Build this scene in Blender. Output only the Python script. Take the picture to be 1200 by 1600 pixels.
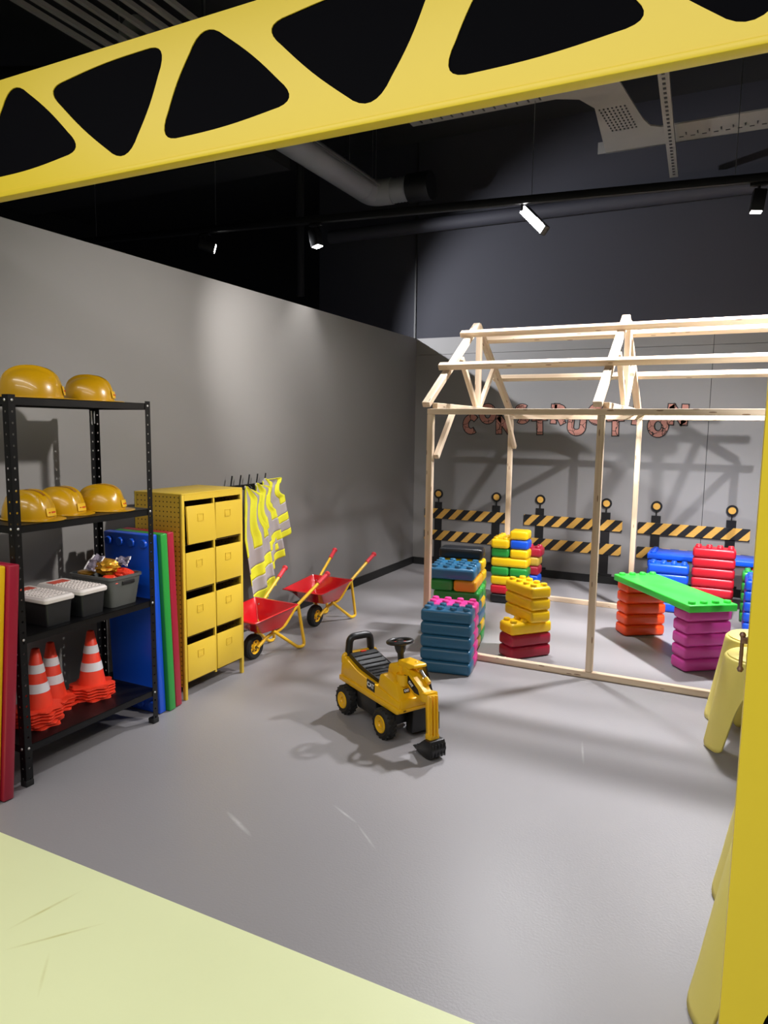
import bpy, bmesh, math, random
from mathutils import Vector, Matrix
random.seed(7)
for o in list(bpy.data.objects): bpy.data.objects.remove(o)
SC = bpy.context.scene
COL = SC.collection
PI = math.pi
R = math.radians

# ------------------------------------------------------------------ camera
def make_camera():
    yaw, pitch, roll = R(26.288), R(6.8487), R(-0.7738)
    f = Vector((-math.sin(yaw)*math.cos(pitch), math.cos(yaw)*math.cos(pitch), -math.sin(pitch)))
    r = Vector((math.cos(yaw), math.sin(yaw), 0)); d = f.cross(r)
    r2 = math.cos(roll)*r + math.sin(roll)*d
    d2 = -math.sin(roll)*r + math.cos(roll)*d
    cd = bpy.data.cameras.new('camera'); cd.sensor_fit = 'AUTO'; cd.sensor_width = 36; cd.lens = 1100/1600*36
    cd.clip_start = .05; cd.clip_end = 60
    c = bpy.data.objects.new('camera', cd); COL.objects.link(c)
    m = Matrix((r2, -d2, -f)).transposed().to_4x4(); m.translation = Vector((0, 0, 1.68))
    c.matrix_world = m; SC.camera = c
make_camera()

# ------------------------------------------------------------------ world, view
w = bpy.data.worlds.new('world'); SC.world = w; w.use_nodes = True
w.node_tree.nodes['Background'].inputs[0].default_value = (.80, .84, .95, 1)
w.node_tree.nodes['Background'].inputs[1].default_value = .045
SC.view_settings.view_transform = 'Standard'; SC.view_settings.look = 'None'
SC.view_settings.gamma = 1; SC.view_settings.use_curve_mapping = False
SC.view_settings.exposure = 0.0

# ------------------------------------------------------------------ lights (lamps of the place, plus two added fill lights)
def spot(loc, target, power, angle, blend=.5, size=.03, col=(1, .97, .93)):
    l = bpy.data.lights.new('lamp_light', 'SPOT'); l.energy = power; l.spot_size = R(angle); l.spot_blend = blend
    l.shadow_soft_size = size; l.color = col
    o = bpy.data.objects.new('lamp_light', l); COL.objects.link(o); o.location = loc
    o.rotation_euler = (Vector(target)-Vector(loc)).to_track_quat('-Z', 'Y').to_euler()
    return o
def area(loc, target, power, sx, sy, col=(1, .98, .95)):
    l = bpy.data.lights.new('entrance_fill_light', 'AREA'); l.energy = power; l.shape = 'RECTANGLE'; l.size = sx; l.size_y = sy; l.color = col
    o = bpy.data.objects.new('entrance_fill_light', l); COL.objects.link(o); o.location = loc
    o.rotation_euler = (Vector(target)-Vector(loc)).to_track_quat('-Z', 'Y').to_euler()
    return o
# the track spotlights carry their own light, see track_spot() below; these two unseen area lights are added to brighten the beam and entrance floor
e1 = area((-1.1, .40, 3.40), (-1.1, .35, 0), 76, 5.0, .25)
e2 = area((-.4, -1.3, 3.40), (-.4, -1.2, 0), 85, 5.0, .25)

# ------------------------------------------------------------------ materials
def lin(c):
    return tuple(((v/255)/12.92 if v/255 <= .04045 else ((v/255+.055)/1.055)**2.4) for v in c)
MATS = {}
def nodes(name):
    m = bpy.data.materials.new(name); m.use_nodes = True; nt = m.node_tree
    return m, nt, nt.nodes['Principled BSDF']
def pm(name, rgb, rough=.5, metal=0, var=.06, vscale=6, bump=0, bscale=120, coat=0, spec=.5):
    m, nt, b = nodes(name)
    c = lin(rgb)
    n = nt.nodes.new('ShaderNodeTexNoise'); n.inputs['Scale'].default_value = vscale; n.inputs['Detail'].default_value = 4
    tc = nt.nodes.new('ShaderNodeTexCoord'); nt.links.new(tc.outputs['Object'], n.inputs['Vector'])
    mx = nt.nodes.new('ShaderNodeMix'); mx.data_type = 'RGBA'
    mx.inputs['A'].default_value = (*[v*(1-var) for v in c], 1); mx.inputs['B'].default_value = (*[min(1, v*(1+var)) for v in c], 1)
    nt.links.new(n.outputs['Fac'], mx.inputs['Factor']); nt.links.new(mx.outputs['Result'], b.inputs['Base Color'])
    b.inputs['Roughness'].default_value = rough; b.inputs['Metallic'].default_value = metal
    b.inputs['Coat Weight'].default_value = coat; b.inputs['Specular IOR Level'].default_value = spec
    if bump:
        n2 = nt.nodes.new('ShaderNodeTexNoise'); n2.inputs['Scale'].default_value = bscale; n2.inputs['Detail'].default_value = 3
        nt.links.new(tc.outputs['Object'], n2.inputs['Vector'])
        bp = nt.nodes.new('ShaderNodeBump'); bp.inputs['Strength'].default_value = bump; bp.inputs['Distance'].default_value = .004
        nt.links.new(n2.outputs['Fac'], bp.inputs['Height']); nt.links.new(bp.outputs['Normal'], b.inputs['Normal'])
    MATS[name] = m; return m
def emis(name, rgb, s):
    m, nt, b = nodes(name); b.inputs['Emission Color'].default_value = (*lin(rgb), 1); b.inputs['Emission Strength'].default_value = s
    b.inputs['Base Color'].default_value = (*lin(rgb), 1); MATS[name] = m; return m
def mth(nt, op, a, b=None, clamp=False):
    n = nt.nodes.new('ShaderNodeMath'); n.operation = op; n.use_clamp = clamp
    for i, v in enumerate((a, b)):
        if v is None: continue
        if isinstance(v, (int, float)): n.inputs[i].default_value = v
        else: nt.links.new(v, n.inputs[i])
    return n.outputs[0]
def mixc(nt, fac, a, b):
    x = nt.nodes.new('ShaderNodeMix'); x.data_type = 'RGBA'
    nt.links.new(fac, x.inputs['Factor'])
    for k, v in (('A', a), ('B', b)):
        if isinstance(v, tuple): x.inputs[k].default_value = (*v, 1)
        else: nt.links.new(v, x.inputs[k])
    return x.outputs['Result']
def floor_mat(name, rgb, rough, scuffs, scol, bump, dots=False):
    m, nt, b = nodes(name); c = lin(rgb)
    tc = nt.nodes.new('ShaderNodeTexCoord')
    n = nt.nodes.new('ShaderNodeTexNoise'); n.inputs['Scale'].default_value = 1.3; n.inputs['Detail'].default_value = 6
    nt.links.new(tc.outputs['Object'], n.inputs['Vector'])
    col = mixc(nt, n.outputs['Fac'], tuple(v*.94 for v in c), tuple(v*1.06 for v in c))
    n3 = nt.nodes.new('ShaderNodeTexNoise'); n3.inputs['Scale'].default_value = 25; n3.inputs['Detail'].default_value = 5
    nt.links.new(tc.outputs['Object'], n3.inputs['Vector'])
    for (x0, y0, x1, y1, wd, a) in scuffs:
        mp = nt.nodes.new('ShaderNodeMapping'); mp.vector_type = 'TEXTURE'
        mp.inputs['Location'].default_value = ((x0+x1)/2, (y0+y1)/2, 0)
        mp.inputs['Rotation'].default_value = (0, 0, math.atan2(y1-y0, x1-x0))
        mp.inputs['Scale'].default_value = (math.hypot(x1-x0, y1-y0)/2, wd, 1)
        nt.links.new(tc.outputs['Object'], mp.inputs['Vector'])
        ln = nt.nodes.new('ShaderNodeVectorMath'); ln.operation = 'LENGTH'; nt.links.new(mp.outputs[0], ln.inputs[0])
        k = mth(nt, 'SUBTRACT', 1.0, ln.outputs['Value'], True)
        k = mth(nt, 'MULTIPLY', k, n3.outputs['Fac']); k = mth(nt, 'MULTIPLY', k, a*2.2, True)
        col = mixc(nt, k, col, lin(scol))
    nt.links.new(col, b.inputs['Base Color'])
    rr = nt.nodes.new('ShaderNodeMapRange'); rr.inputs[3].default_value = rough-.05; rr.inputs[4].default_value = rough+.08
    nt.links.new(n.outputs['Fac'], rr.inputs[0]); nt.links.new(rr.outputs[0], b.inputs['Roughness'])
    n2 = nt.nodes.new('ShaderNodeTexNoise'); n2.inputs['Scale'].default_value = 110; n2.inputs['Detail'].default_value = 2
    nt.links.new(tc.outputs['Object'], n2.inputs['Vector'])
    bp = nt.nodes.new('ShaderNodeBump'); bp.inputs['Strength'].default_value = bump; bp.inputs['Distance'].default_value = .004
    nt.links.new(n2.outputs['Fac'], bp.inputs['Height']); nt.links.new(bp.outputs['Normal'], b.inputs['Normal'])
    MATS[name] = m; return m
def wood_mat(name, rgb, dark):
    m, nt, b = nodes(name)
    tc = nt.nodes.new('ShaderNodeTexCoord'); oi = nt.nodes.new('ShaderNodeObjectInfo')
    ad = nt.nodes.new('ShaderNodeVectorMath'); ad.operation = 'ADD'
    sc = nt.nodes.new('ShaderNodeVectorMath'); sc.operation = 'SCALE'; sc.inputs['Scale'].default_value = 7
    cb = nt.nodes.new('ShaderNodeCombineXYZ')
    for i in range(3): nt.links.new(oi.outputs['Random'], cb.inputs[i])
    nt.links.new(cb.outputs[0], sc.inputs[0]); nt.links.new(tc.outputs['Object'], ad.inputs[0]); nt.links.new(sc.outputs[0], ad.inputs[1])
    mp = nt.nodes.new('ShaderNodeMapping'); mp.inputs['Scale'].default_value = (1.2, 45, 45); nt.links.new(ad.outputs[0], mp.inputs['Vector'])
    n = nt.nodes.new('ShaderNodeTexNoise'); n.inputs['Scale'].default_value = 1; n.inputs['Detail'].default_value = 5; nt.links.new(mp.outputs[0], n.inputs['Vector'])
    mp2 = nt.nodes.new('ShaderNodeMapping'); mp2.inputs['Scale'].default_value = (5.5, 30, 30); nt.links.new(ad.outputs[0], mp2.inputs['Vector'])
    vo = nt.nodes.new('ShaderNodeTexVoronoi'); vo.inputs['Scale'].default_value = 1; nt.links.new(mp2.outputs[0], vo.inputs['Vector'])
    kn = mth(nt, 'LESS_THAN', vo.outputs['Distance'], .13)
    rp = nt.nodes.new('ShaderNodeValToRGB'); rp.color_ramp.elements[0].position = .3; rp.color_ramp.elements[1].position = .7
    rp.color_ramp.elements[0].color = (*lin(dark), 1); rp.color_ramp.elements[1].color = (*lin(rgb), 1)
    nt.links.new(n.outputs['Fac'], rp.inputs[0])
    col = mixc(nt, mth(nt, 'MULTIPLY', kn, .75), rp.outputs[0], lin((120, 78, 45)))
    nt.links.new(col, b.inputs['Base Color']); b.inputs['Roughness'].default_value = .6
    MATS[name] = m; return m
def stripe_mat():
    # 45 degree hazard stripes, flat print on the board (board local x along, z up)
    m, nt, b = nodes('hazard_print'); tc = nt.nodes.new('ShaderNodeTexCoord'); sp = nt.nodes.new('ShaderNodeSeparateXYZ')
    nt.links.new(tc.outputs['Object'], sp.inputs[0])
    v = mth(nt, 'SUBTRACT', sp.outputs[0], mth(nt, 'MULTIPLY', sp.outputs[2], .95))
    v = mth(nt, 'FRACT', mth(nt, 'DIVIDE', mth(nt, 'ADD', v, 10.02), .1655))
    k = mth(nt, 'LESS_THAN', v, .5)
    mp = nt.nodes.new('ShaderNodeMapping'); mp.inputs['Scale'].default_value = (5, 20, 60); nt.links.new(tc.outputs['Object'], mp.inputs['Vector'])
    n = nt.nodes.new('ShaderNodeTexNoise'); n.inputs['Detail'].default_value = 5; nt.links.new(mp.outputs[0], n.inputs['Vector'])
    y = mixc(nt, n.outputs['Fac'], lin((190, 140, 60)), lin((228, 180, 88)))
    nt.links.new(mixc(nt, k, y, lin((18, 18, 20))), b.inputs['Base Color']); b.inputs['Roughness'].default_value = .55
    MATS['hazard_print'] = m
def perf_mat():
    # sheet steel with rows of punched holes (local y/z grid on the side panel: x along depth)
    m, nt, b = nodes('perforated_yellow'); tc = nt.nodes.new('ShaderNodeTexCoord'); sp = nt.nodes.new('ShaderNodeSeparateXYZ')
    nt.links.new(tc.outputs['Object'], sp.inputs[0])
    ds = []
    for i, pitch in ((0, .0295), (2, .0295)):
        f = mth(nt, 'SUBTRACT', mth(nt, 'FRACT', mth(nt, 'DIVIDE', mth(nt, 'ADD', sp.outputs[i], 10), pitch)), .5)
        ds.append(mth(nt, 'MULTIPLY', f, f))
    k = mth(nt, 'LESS_THAN', mth(nt, 'ADD', ds[0], ds[1]), .022)
    nt.links.new(mixc(nt, k, lin((212, 172, 52)), lin((50, 38, 12))), b.inputs['Base Color']); b.inputs['Roughness'].default_value = .45
    MATS['perforated_yellow'] = m
def crack_mat():
    m, nt, b = nodes('letter_print'); tc = nt.nodes.new('ShaderNodeTexCoord')
    vo = nt.nodes.new('ShaderNodeTexVoronoi'); vo.feature = 'DISTANCE_TO_EDGE'; vo.inputs['Scale'].default_value = 9
    n = nt.nodes.new('ShaderNodeTexNoise'); n.inputs['Scale'].default_value = 25
    ad = nt.nodes.new('ShaderNodeVectorMath'); ad.operation = 'ADD'; s = nt.nodes.new('ShaderNodeVectorMath'); s.operation = 'SCALE'; s.inputs['Scale'].default_value = .03
    g = nt.nodes.new('ShaderNodeNewGeometry')
    nt.links.new(g.outputs['Position'], n.inputs['Vector']); nt.links.new(n.outputs['Color'], s.inputs[0])
    nt.links.new(g.outputs['Position'], ad.inputs[0]); nt.links.new(s.outputs[0], ad.inputs[1]); nt.links.new(ad.outputs[0], vo.inputs['Vector'])
    k = mth(nt, 'LESS_THAN', vo.outputs['Distance'], .024)
    nt.links.new(mixc(nt, k, lin((180, 124, 110)), lin((38, 26, 24))), b.inputs['Base Color']); b.inputs['Roughness'].default_value = .7
    MATS['letter_print'] = m
wood_mat('pine', (233, 213, 188), (210, 182, 150)); stripe_mat(); perf_mat(); crack_mat()
pm('wall_grey', (130, 128, 127), .62, var=.03, vscale=2, bump=.05, bscale=260)
pm('wall_dark', (41, 41, 50), .75, var=.08, vscale=1.5)
pm('wall_black', (34, 34, 38), .8)
pm('ceiling_black', (30, 30, 33), .8)
pm('black_trim', (22, 22, 23), .5)
pm('beam_yellow', (224, 197, 46), .42, var=.02, vscale=2)
pm('panel_black', (16, 16, 19), .5)
pm('backing_black', (5, 5, 9), .8, spec=.05)
pm('black_steel', (8, 8, 10), .42, var=.1, spec=.35)
pm('zinc', (205, 205, 205), .35, .9)
pm('steel', (150, 150, 152), .3, .9)
pm('locker_yellow', (218, 184, 58), .42, var=.02)
pm('locker_inside', (84, 64, 18), .6)
pm('helmet_yellow', (188, 142, 10), .28, var=.03, coat=.3)
pm('stripe_brown', (120, 48, 34), .5)
pm('badge_yellow', (222, 176, 40), .35)
pm('red_ink', (200, 60, 30), .6)
pm('cone_orange', (246, 66, 40), .45, var=.05)
pm('cone_white', (226, 222, 228), .5)
pm('tub_black', (30, 31, 33), .45)
pm('lid_white', (222, 214, 210), .4)
pm('label_red', (206, 84, 66), .6)
pm('crate_grey', (84, 86, 84), .5)
pm('foil_gold', (196, 142, 34), .28, .55, var=.4, vscale=60, bump=.5, bscale=60)
pm('plastic_clear', (170, 160, 178), .2, 0, var=.3, vscale=40)
MATS['plastic_clear'].node_tree.nodes['Principled BSDF'].inputs['Transmission Weight'].default_value = .55
pm('hem_white', (226, 222, 226), .4)
pm('vest_yellow', (234, 232, 48), .7, var=.04, vscale=60, bump=.2, bscale=400)
pm('vest_grey', (176, 168, 170), .5, var=.04)
pm('barrow_red', (206, 24, 34), .18, var=.03, coat=.6)
pm('barrow_yellow', (240, 190, 40), .35)
pm('grip_red', (222, 48, 62), .5)
pm('rubber', (22, 22, 22), .7)
pm('cart_yellow', (232, 178, 18), .32, var=.03)
pm('cart_black', (24, 24, 25), .38, var=.1)
pm('glass_dark', (40, 40, 42), .15)
pm('cart_text', (226, 226, 226), .5)
pm('stool_yellow', (244, 228, 122), .5, var=.02)
pm('bronze', (122, 92, 80), .35, .5)
pm('tray_grey', (118, 116, 114), .6)
pm('duct_grey', (150, 152, 158), .45, .2)
BC = dict(teal=(38, 92, 126), pink=(226, 62, 150), green=(40, 150, 60), yellow=(248, 202, 18), blue=(18, 84, 214), red=(196, 26, 44),
          crimson=(160, 26, 52), orange=(240, 78, 28), purple=(204, 66, 160), black=(20, 22, 26), amber=(226, 158, 34), sky=(44, 106, 144), leaf=(58, 206, 70), olive=(190, 160, 60))
for k, v in BC.items(): pm('brick_'+k, v, .34, var=.03, vscale=5, bump=.04, bscale=150)
emis('lamp_face', (255, 252, 246), 30); emis('lamp_face_hot', (255, 253, 250), 60)

# ------------------------------------------------------------------ mesh helpers
class MB:
    def __init__(s): s.bm = bmesh.new()
    def box(s, c, d, rot=None, bev=0, seg=2):
        M = Matrix.Translation(c) @ (rot.to_4x4() if rot is not None else Matrix()) @ Matrix.Diagonal((*d, 1))
        r = bmesh.ops.create_cube(s.bm, size=1, matrix=M)
        if bev:
            es = list({e for v in r['verts'] for e in v.link_edges})
            bmesh.ops.bevel(s.bm, geom=es, offset=bev, segments=seg, profile=.5, affect='EDGES')
        return s
    def cyl(s, a, b, r0, r1=None, n=16, cap=True):
        a = Vector(a); b = Vector(b); r1 = r0 if r1 is None else r1
        q = (b-a).to_track_quat('Z', 'Y').to_matrix()
        ra = []; rb = []
        for i in range(n):
            t = 2*PI*i/n; d = q @ Vector((math.cos(t), math.sin(t), 0))
            ra.append(s.bm.verts.new(a+d*r0)); rb.append(s.bm.verts.new(b+d*r1))
        for i in range(n): s.bm.faces.new((ra[i], ra[(i+1) % n], rb[(i+1) % n], rb[i]))
        if cap: s.bm.faces.new(ra[::-1]); s.bm.faces.new(rb)
        return s
    def tube(s, pts, r, n=10, closed=False, rx=None):
        pts = [Vector(p) for p in pts]; N = len(pts); rings = []; up = None
        for i, p in enumerate(pts):
            a = pts[(i-1) % N] if (closed or i) else p; b = pts[(i+1) % N] if (closed or i < N-1) else p
            t = (b-a).normalized()
            if up is None:
                up = Vector((0, 0, 1)) if abs(t.z) < .9 else Vector((1, 0, 0))
            u = (up-t*up.dot(t)).normalized(); v = t.cross(u); up = u
            rr = r[i] if isinstance(r, (list, tuple)) else r
            rings.append([s.bm.verts.new(p+(u*math.cos(2*PI*k/n)*rr+v*math.sin(2*PI*k/n)*(rr if rx is None else rx))) for k in range(n)])
        M = N if closed else N-1
        for i in range(M):
            A = rings[i]; B = rings[(i+1) % N]
            for k in range(n): s.bm.faces.new((A[k], A[(k+1) % n], B[(k+1) % n], B[k]))
        if not closed: s.bm.faces.new(rings[0][::-1]); s.bm.faces.new(rings[-1])
        return s
    def lathe(s, prof, n=24, M=None, cap=True):
        M = M or Matrix(); rings = []
        for (r, z) in prof:
            if r < 1e-6: rings.append([s.bm.verts.new(M @ Vector((0, 0, z)))])
            else: rings.append([s.bm.verts.new(M @ Vector((r*math.cos(2*PI*k/n), r*math.sin(2*PI*k/n), z))) for k in range(n)])
        for A, B in zip(rings, rings[1:]):
            for k in range(n):
                k2 = (k+1) % n
                if len(A) == 1 and len(B) == 1: continue
                if len(A) == 1: s.bm.faces.new((A[0], B[k2], B[k]))
                elif len(B) == 1: s.bm.faces.new((A[k], A[k2], B[0]))
                else: s.bm.faces.new((A[k], A[k2], B[k2], B[k]))
        return s
    def prism(s, poly, M, th, bev=0):
        """poly in local xy, extruded 0..th along local z, placed by M"""
        a = [s.bm.verts.new(M @ Vector((x, y, 0))) for x, y in poly]; b = [s.bm.verts.new(M @ Vector((x, y, th))) for x, y in poly]
        n = len(poly); fs = [s.bm.faces.new(a[::-1]), s.bm.faces.new(b)]
        for i in range(n): fs.append(s.bm.faces.new((a[i], a[(i+1) % n], b[(i+1) % n], b[i])))
        if bev:
            es = [e for e in {e for f in fs for e in f.edges}]
            bmesh.ops.bevel(s.bm, geom=es, offset=bev, segments=2, profile=.5, affect='EDGES', clamp_overlap=True)
        return s
    def loft(s, rings, close=True, cap0=False, cap1=False):
        V = [[s.bm.verts.new(p) for p in r] for r in rings]
        for A, B in zip(V, V[1:]):
            n = len(A)
            for k in range(n if close else n-1): s.bm.faces.new((A[k], A[(k+1) % n], B[(k+1) % n], B[k]))
        if cap0: s.bm.faces.new(V[0][::-1])
        if cap1: s.bm.faces.new(V[-1])
        return s
    def build(s, name, mat, parent=None, loc=(0, 0, 0), rot=(0, 0, 0), smooth=True, fix=True):
        if fix: bmesh.ops.recalc_face_normals(s.bm, faces=s.bm.faces)
        me = bpy.data.meshes.new(name); s.bm.to_mesh(me); s.bm.free()
        me.materials.append(MATS[mat])
        if smooth:
            me.polygons.foreach_set('use_smooth', [True]*len(me.polygons))
            try: me.set_sharp_from_angle(angle=R(38))
            except Exception: pass
        return link(name, me, parent, loc, rot)
def link(name, me, parent=None, loc=(0, 0, 0), rot=(0, 0, 0)):
    o = bpy.data.objects.new(name, me); COL.objects.link(o); o.parent = parent; o.location = loc; o.rotation_euler = rot
    return o
def tag(o, label, cat, group=None, kind=None):
    o['label'] = label
    if cat: o['category'] = cat
    if group: o['group'] = group
    if kind: o['kind'] = kind
    return o
def thing(name, label, cat, loc=(0, 0, 0), rz=0, group=None):
    return tag(link(name, None, None, loc, (0, 0, rz)), label, cat, group)
def struct(o, label=None):
    o['kind'] = 'structure'
    if label: o['label'] = label
    return o
def solid(o, th, off=0):
    md = o.modifiers.new('thickness', 'SOLIDIFY'); md.thickness = th; md.offset = off
    return o
def round_path(pts, rad, seg=5):
    pts = [Vector(p) for p in pts]; out = [pts[0]]
    for i in range(1, len(pts)-1):
        p = pts[i]; a = (pts[i-1]-p); b = (pts[i+1]-p); r = min(rad, a.length*.45, b.length*.45)
        A = p+a.normalized()*r; B = p+b.normalized()*r
        for k in range(seg+1):
            t = k/seg; out.append(A*(1-t)**2+p*2*t*(1-t)+B*t*t)
    return out+[pts[-1]]
def smooth_closed(pts, sub=6):
    out = []; n = len(pts)
    for i in range(n):
        p0, p1, p2, p3 = (Vector(pts[(i+k-1) % n]) for k in range(4))
        for j in range(sub):
            t = j/sub
            out.append(.5*((2*p1)+(-p0+p2)*t+(2*p0-5*p1+4*p2-p3)*t*t+(-p0+3*p1-3*p2+p3)*t**3))
    return out
def text_mesh(txt, size, depth, offset=0, bold=.0):
    cu = bpy.data.curves.new('lettering', 'FONT'); cu.body = txt; cu.size = size; cu.extrude = depth; cu.offset = offset
    cu.align_x = 'CENTER'; cu.align_y = 'CENTER'; cu.resolution_u = 4
    o = bpy.data.objects.new('lettering', cu); COL.objects.link(o)
    dg = bpy.context.evaluated_depsgraph_get(); dg.update()
    me = bpy.data.meshes.new_from_object(o.evaluated_get(dg)); bpy.data.objects.remove(o)
    return me
XZ = Matrix(((1, 0, 0, 0), (0, 0, -1, 0), (0, 1, 0, 0), (0, 0, 0, 1)))    # local xy -> world xz, extrude towards -y

# ================================================================== THE SETTING
XW, YB, YG = -3.51, 7.93, 1.75
floor_mat('floor_grey', (146, 143, 145), .40, [(-1.90, 2.314, -1.67, 2.20, .014, .8), (-1.51, 2.575, -1.33, 2.487, .008, .7), (-1.34, 2.49, -1.17, 2.35, .007, .5), (-.64, 3.77, -.575, 3.47, .008, .6)], (190, 188, 190), .16)
floor_mat('floor_mint', (232, 238, 186), .45, [(-2.0, 1.316, -1.80, 1.57, .007, .9), (-2.07, 1.38, -2.01, 1.655, .008, .9), (-1.73, 1.245, -1.86, 1.39, .007, .5)], (206, 206, 140), .03)
struct(MB().box((.2, (YG+8)/2, -.03), (7.6, 8-YG, .06)).build('floor', 'floor_grey', smooth=False), 'grey seamless play area floor')
struct(MB().box((-.5, (YG-5)/2, -.03), (9, YG+5, .06)).build('floor_entry', 'floor_mint', smooth=False), 'pale mint green entrance floor')
struct(MB().box((XW-.05, 3.6, 1.3725), (.1, 8.74, 2.745)).build('wall_left', 'wall_grey', smooth=False), 'grey partition wall on the left')
wb = struct(MB().box((-.45, YB+.08, 2.5), (8.9, .1, 5)).build('wall_back', 'wall_dark', smooth=False), 'dark back wall with grey lower panels')
for (x0, x1) in ((XW, -.2525), (-.2475, 4)):
    for (z0, z1) in ((0, 2.548), (2.552, 2.745)):
        MB().box(((x0+x1)/2, YB+.0145, (z0+z1)/2), (x1-x0, .029, z1-z0)).build('panel', 'wall_grey', wb, smooth=False)
struct(MB().box((-3.545, YB+.022, 3.87), (.022, .02, 2.25)).build('trim_1', 'black_trim', smooth=False), 'thin black vertical joint strip above the partition')
struct(MB().box((-7.5, 9.65, 2.5), (5.2, .1, 5)).build('wall_far', 'wall_black', smooth=False), 'black wall of the space behind the partition')
struct(MB().box((-10, 4.5, 2.5), (.1, 10.4, 5)).build('wall_far_left', 'wall_black', smooth=False))
struct(MB().box((4.0, 3.6, 1.3725), (.1, 8.6, 2.745)).build('wall_right', 'wall_grey', smooth=False))
struct(MB().box((-3, 3.5, 5.05), (14.2, 12.4, .1)).build('ceiling', 'ceiling_black', smooth=False), 'black painted ceiling above the play area')
struct(MB().box((XW+.006, 3.6, .0435), (.012, 8.7, .087)).build('baseboard_left', 'black_trim', smooth=False))
struct(MB().box((.245, YB-.006, .0435), (7.48, .012, .087)).build('baseboard_back', 'black_trim', smooth=False))

# ------------------------------------------------------------------ yellow crane portal
def soft_tri(P, ox, oz, r=.105, bow=.006):
    pts = [Vector((x+ox, z+oz)) for x, z in P]; c = sum(pts, Vector((0, 0)))/3; out = []
    for i in range(3):
        p = pts[i]; a = pts[i-1]-p; b = pts[(i+1) % 3]-p
        A = p+a.normalized()*r; B = p+b.normalized()*r
        for k in range(9):
            t = k/8; out.append(A*(1-t)**2+p*2*t*(1-t)*1.0+B*t*t)
        e = pts[(i+1) % 3]-b.normalized()*r*1.0; n = Vector((b.y, -b.x)).normalized()
        if n.dot((B+e)/2-c) < 0: n = -n
        for k in range(1, 8):
            t = k/8; out.append(B.lerp(e, t)+n*bow*math.sin(PI*t))
    return out
tri_up = [(-.492, .008), (.047, .040), (-.301, .332)]
tri_dn = [(-.375, .262), (-.007, -.042), (.186, .297)]
portal = thing('crane_portal', 'yellow crane-shaped portal with black triangle cut-outs framing the play area', 'portal')
def holed_plate(name, x0, x1, z0, z1, holes, y0, th, parent, mat='beam_yellow'):
    me = bpy.data.meshes.new(name)
    cu = bpy.data.curves.new('outline', 'CURVE'); cu.dimensions = '2D'; cu.fill_mode = 'BOTH'; cu.extrude = th/2
    def spl(ps):
        s = cu.splines.new('POLY'); s.points.add(len(ps)-1); s.use_cyclic_u = True
        for p, q in zip(s.points, ps): p.co = (q[0], q[1], 0, 1)
    spl([(x0, z0), (x1, z0), (x1, z1), (x0, z1)])
    for h in holes: spl([(v[0], v[1]) for v in h])
    o = bpy.data.objects.new('outline', cu); COL.objects.link(o)
    dg = bpy.context.evaluated_depsgraph_get(); dg.update()
    me = bpy.data.meshes.new_from_object(o.evaluated_get(dg)); bpy.data.objects.remove(o)
    me.transform(Matrix.Translation((0, y0+th/2, 0)) @ XZ); me.name = name
    me.materials.clear(); me.materials.append(MATS[mat])
    return link(name, me, parent)
ZB0, ZB1 = 2.472, 2.855
holes = []
for ox in (-2.012-.84, -2.008, -1.168, -.240, .62):
    holes.append(soft_tri(tri_up, ox, 2.528))
for ox in (-2.62, -1.777, -.897, -.005):
    holes.append(soft_tri(tri_dn, ox, 2.528))
holed_plate('beam_plate', -3.4, 1.2, ZB0+.018, ZB1, holes, 1.735, .003, portal)
MB().box((-1.1, 1.7505, (ZB0+ZB1)/2+.009), (4.6, .023, ZB1-ZB0-.018)).build('black_backing', 'backing_black', portal, smooth=False)
MB().box((-1.1, 1.752, ZB0+.009), (4.6, .044, .018), bev=.003).build('bottom_flange', 'beam_yellow', portal)
MB().box((-1.1, 1.7505, ZB1+.002), (4.6, .031, .004)).build('top_flange', 'beam_yellow', portal)
tower_holes = []
tower_holes.append(smooth_closed([Vector(p) for p in [(.135, .14), (.137, .24), (.155, .335), (.19, .355), (.38, .23), (.43, .18), (.42, .13), (.24, .05), (.17, .045), (.143, .08)]]))
holed_plate('tower_plate', .057, .52, .0, 2.471, tower_holes, 1.735, .003, portal)
MB().box((.2885, 1.7405, 1.235), (.459, .005, 2.468)).build('black_backing', 'backing_black', portal, smooth=False)
MB().box((.2885, 1.776, 1.2355), (.463, .066, 2.471)).build('tower_rear_sheet', 'beam_yellow', portal, smooth=False)
pull = MB().cyl((.046, 1.80, 1.130), (.046, 1.80, 1.208), .0042, n=12)
pull.box((.052, 1.80, 1.200), (.016, .016, .014), bev=.002)
for z in (1.130, 1.212): pull.lathe([(0, -.0075), (.005, -.006), (.0075, 0), (.005, .006), (0, .0075)], 12, Matrix.Translation((.046, 1.80, z)))
tag(pull.build('pull_handle', 'bronze', portal), 'bronze bar handle with round ends', None)

# ================================================================== TIMBER HOUSE FRAME
YF, YR = 4.77, 6.875
T = .045
house = thing('house_frame', 'unfinished pine timber house frame with open roof trusses', 'house frame', (-.79, 5.82, 0))
def timber(name, a, b, w=T, h=T, roll=0):
    a = Vector(a)-house.location; b = Vector(b)-house.location; L = (b-a).length
    o = MB().box((0, 0, 0), (L, w, h), bev=.003, seg=1).build(name, 'pine', house, (a+b)/2, smooth=False)
    o.rotation_mode = 'QUATERNION'; q = (b-a).to_track_quat('X', 'Z')
    o.rotation_quaternion = q
    return o
XP = (-1.995, -.79, .415)
yf, yr = YF+T/2, YR-T/2
timber('sill_beam', (XP[0]-T/2, yf, T/2+.0005), (XP[2]+T/2, yf, T/2+.0005))
timber('sill_beam', (XP[0]-T/2, yr, T/2+.0005), (XP[1]+T/2, yr, T/2+.0005))
for x in XP:
    for y in (yf, yr): timber('post', (x, y, T+.001), (x, y, 1.779))
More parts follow.
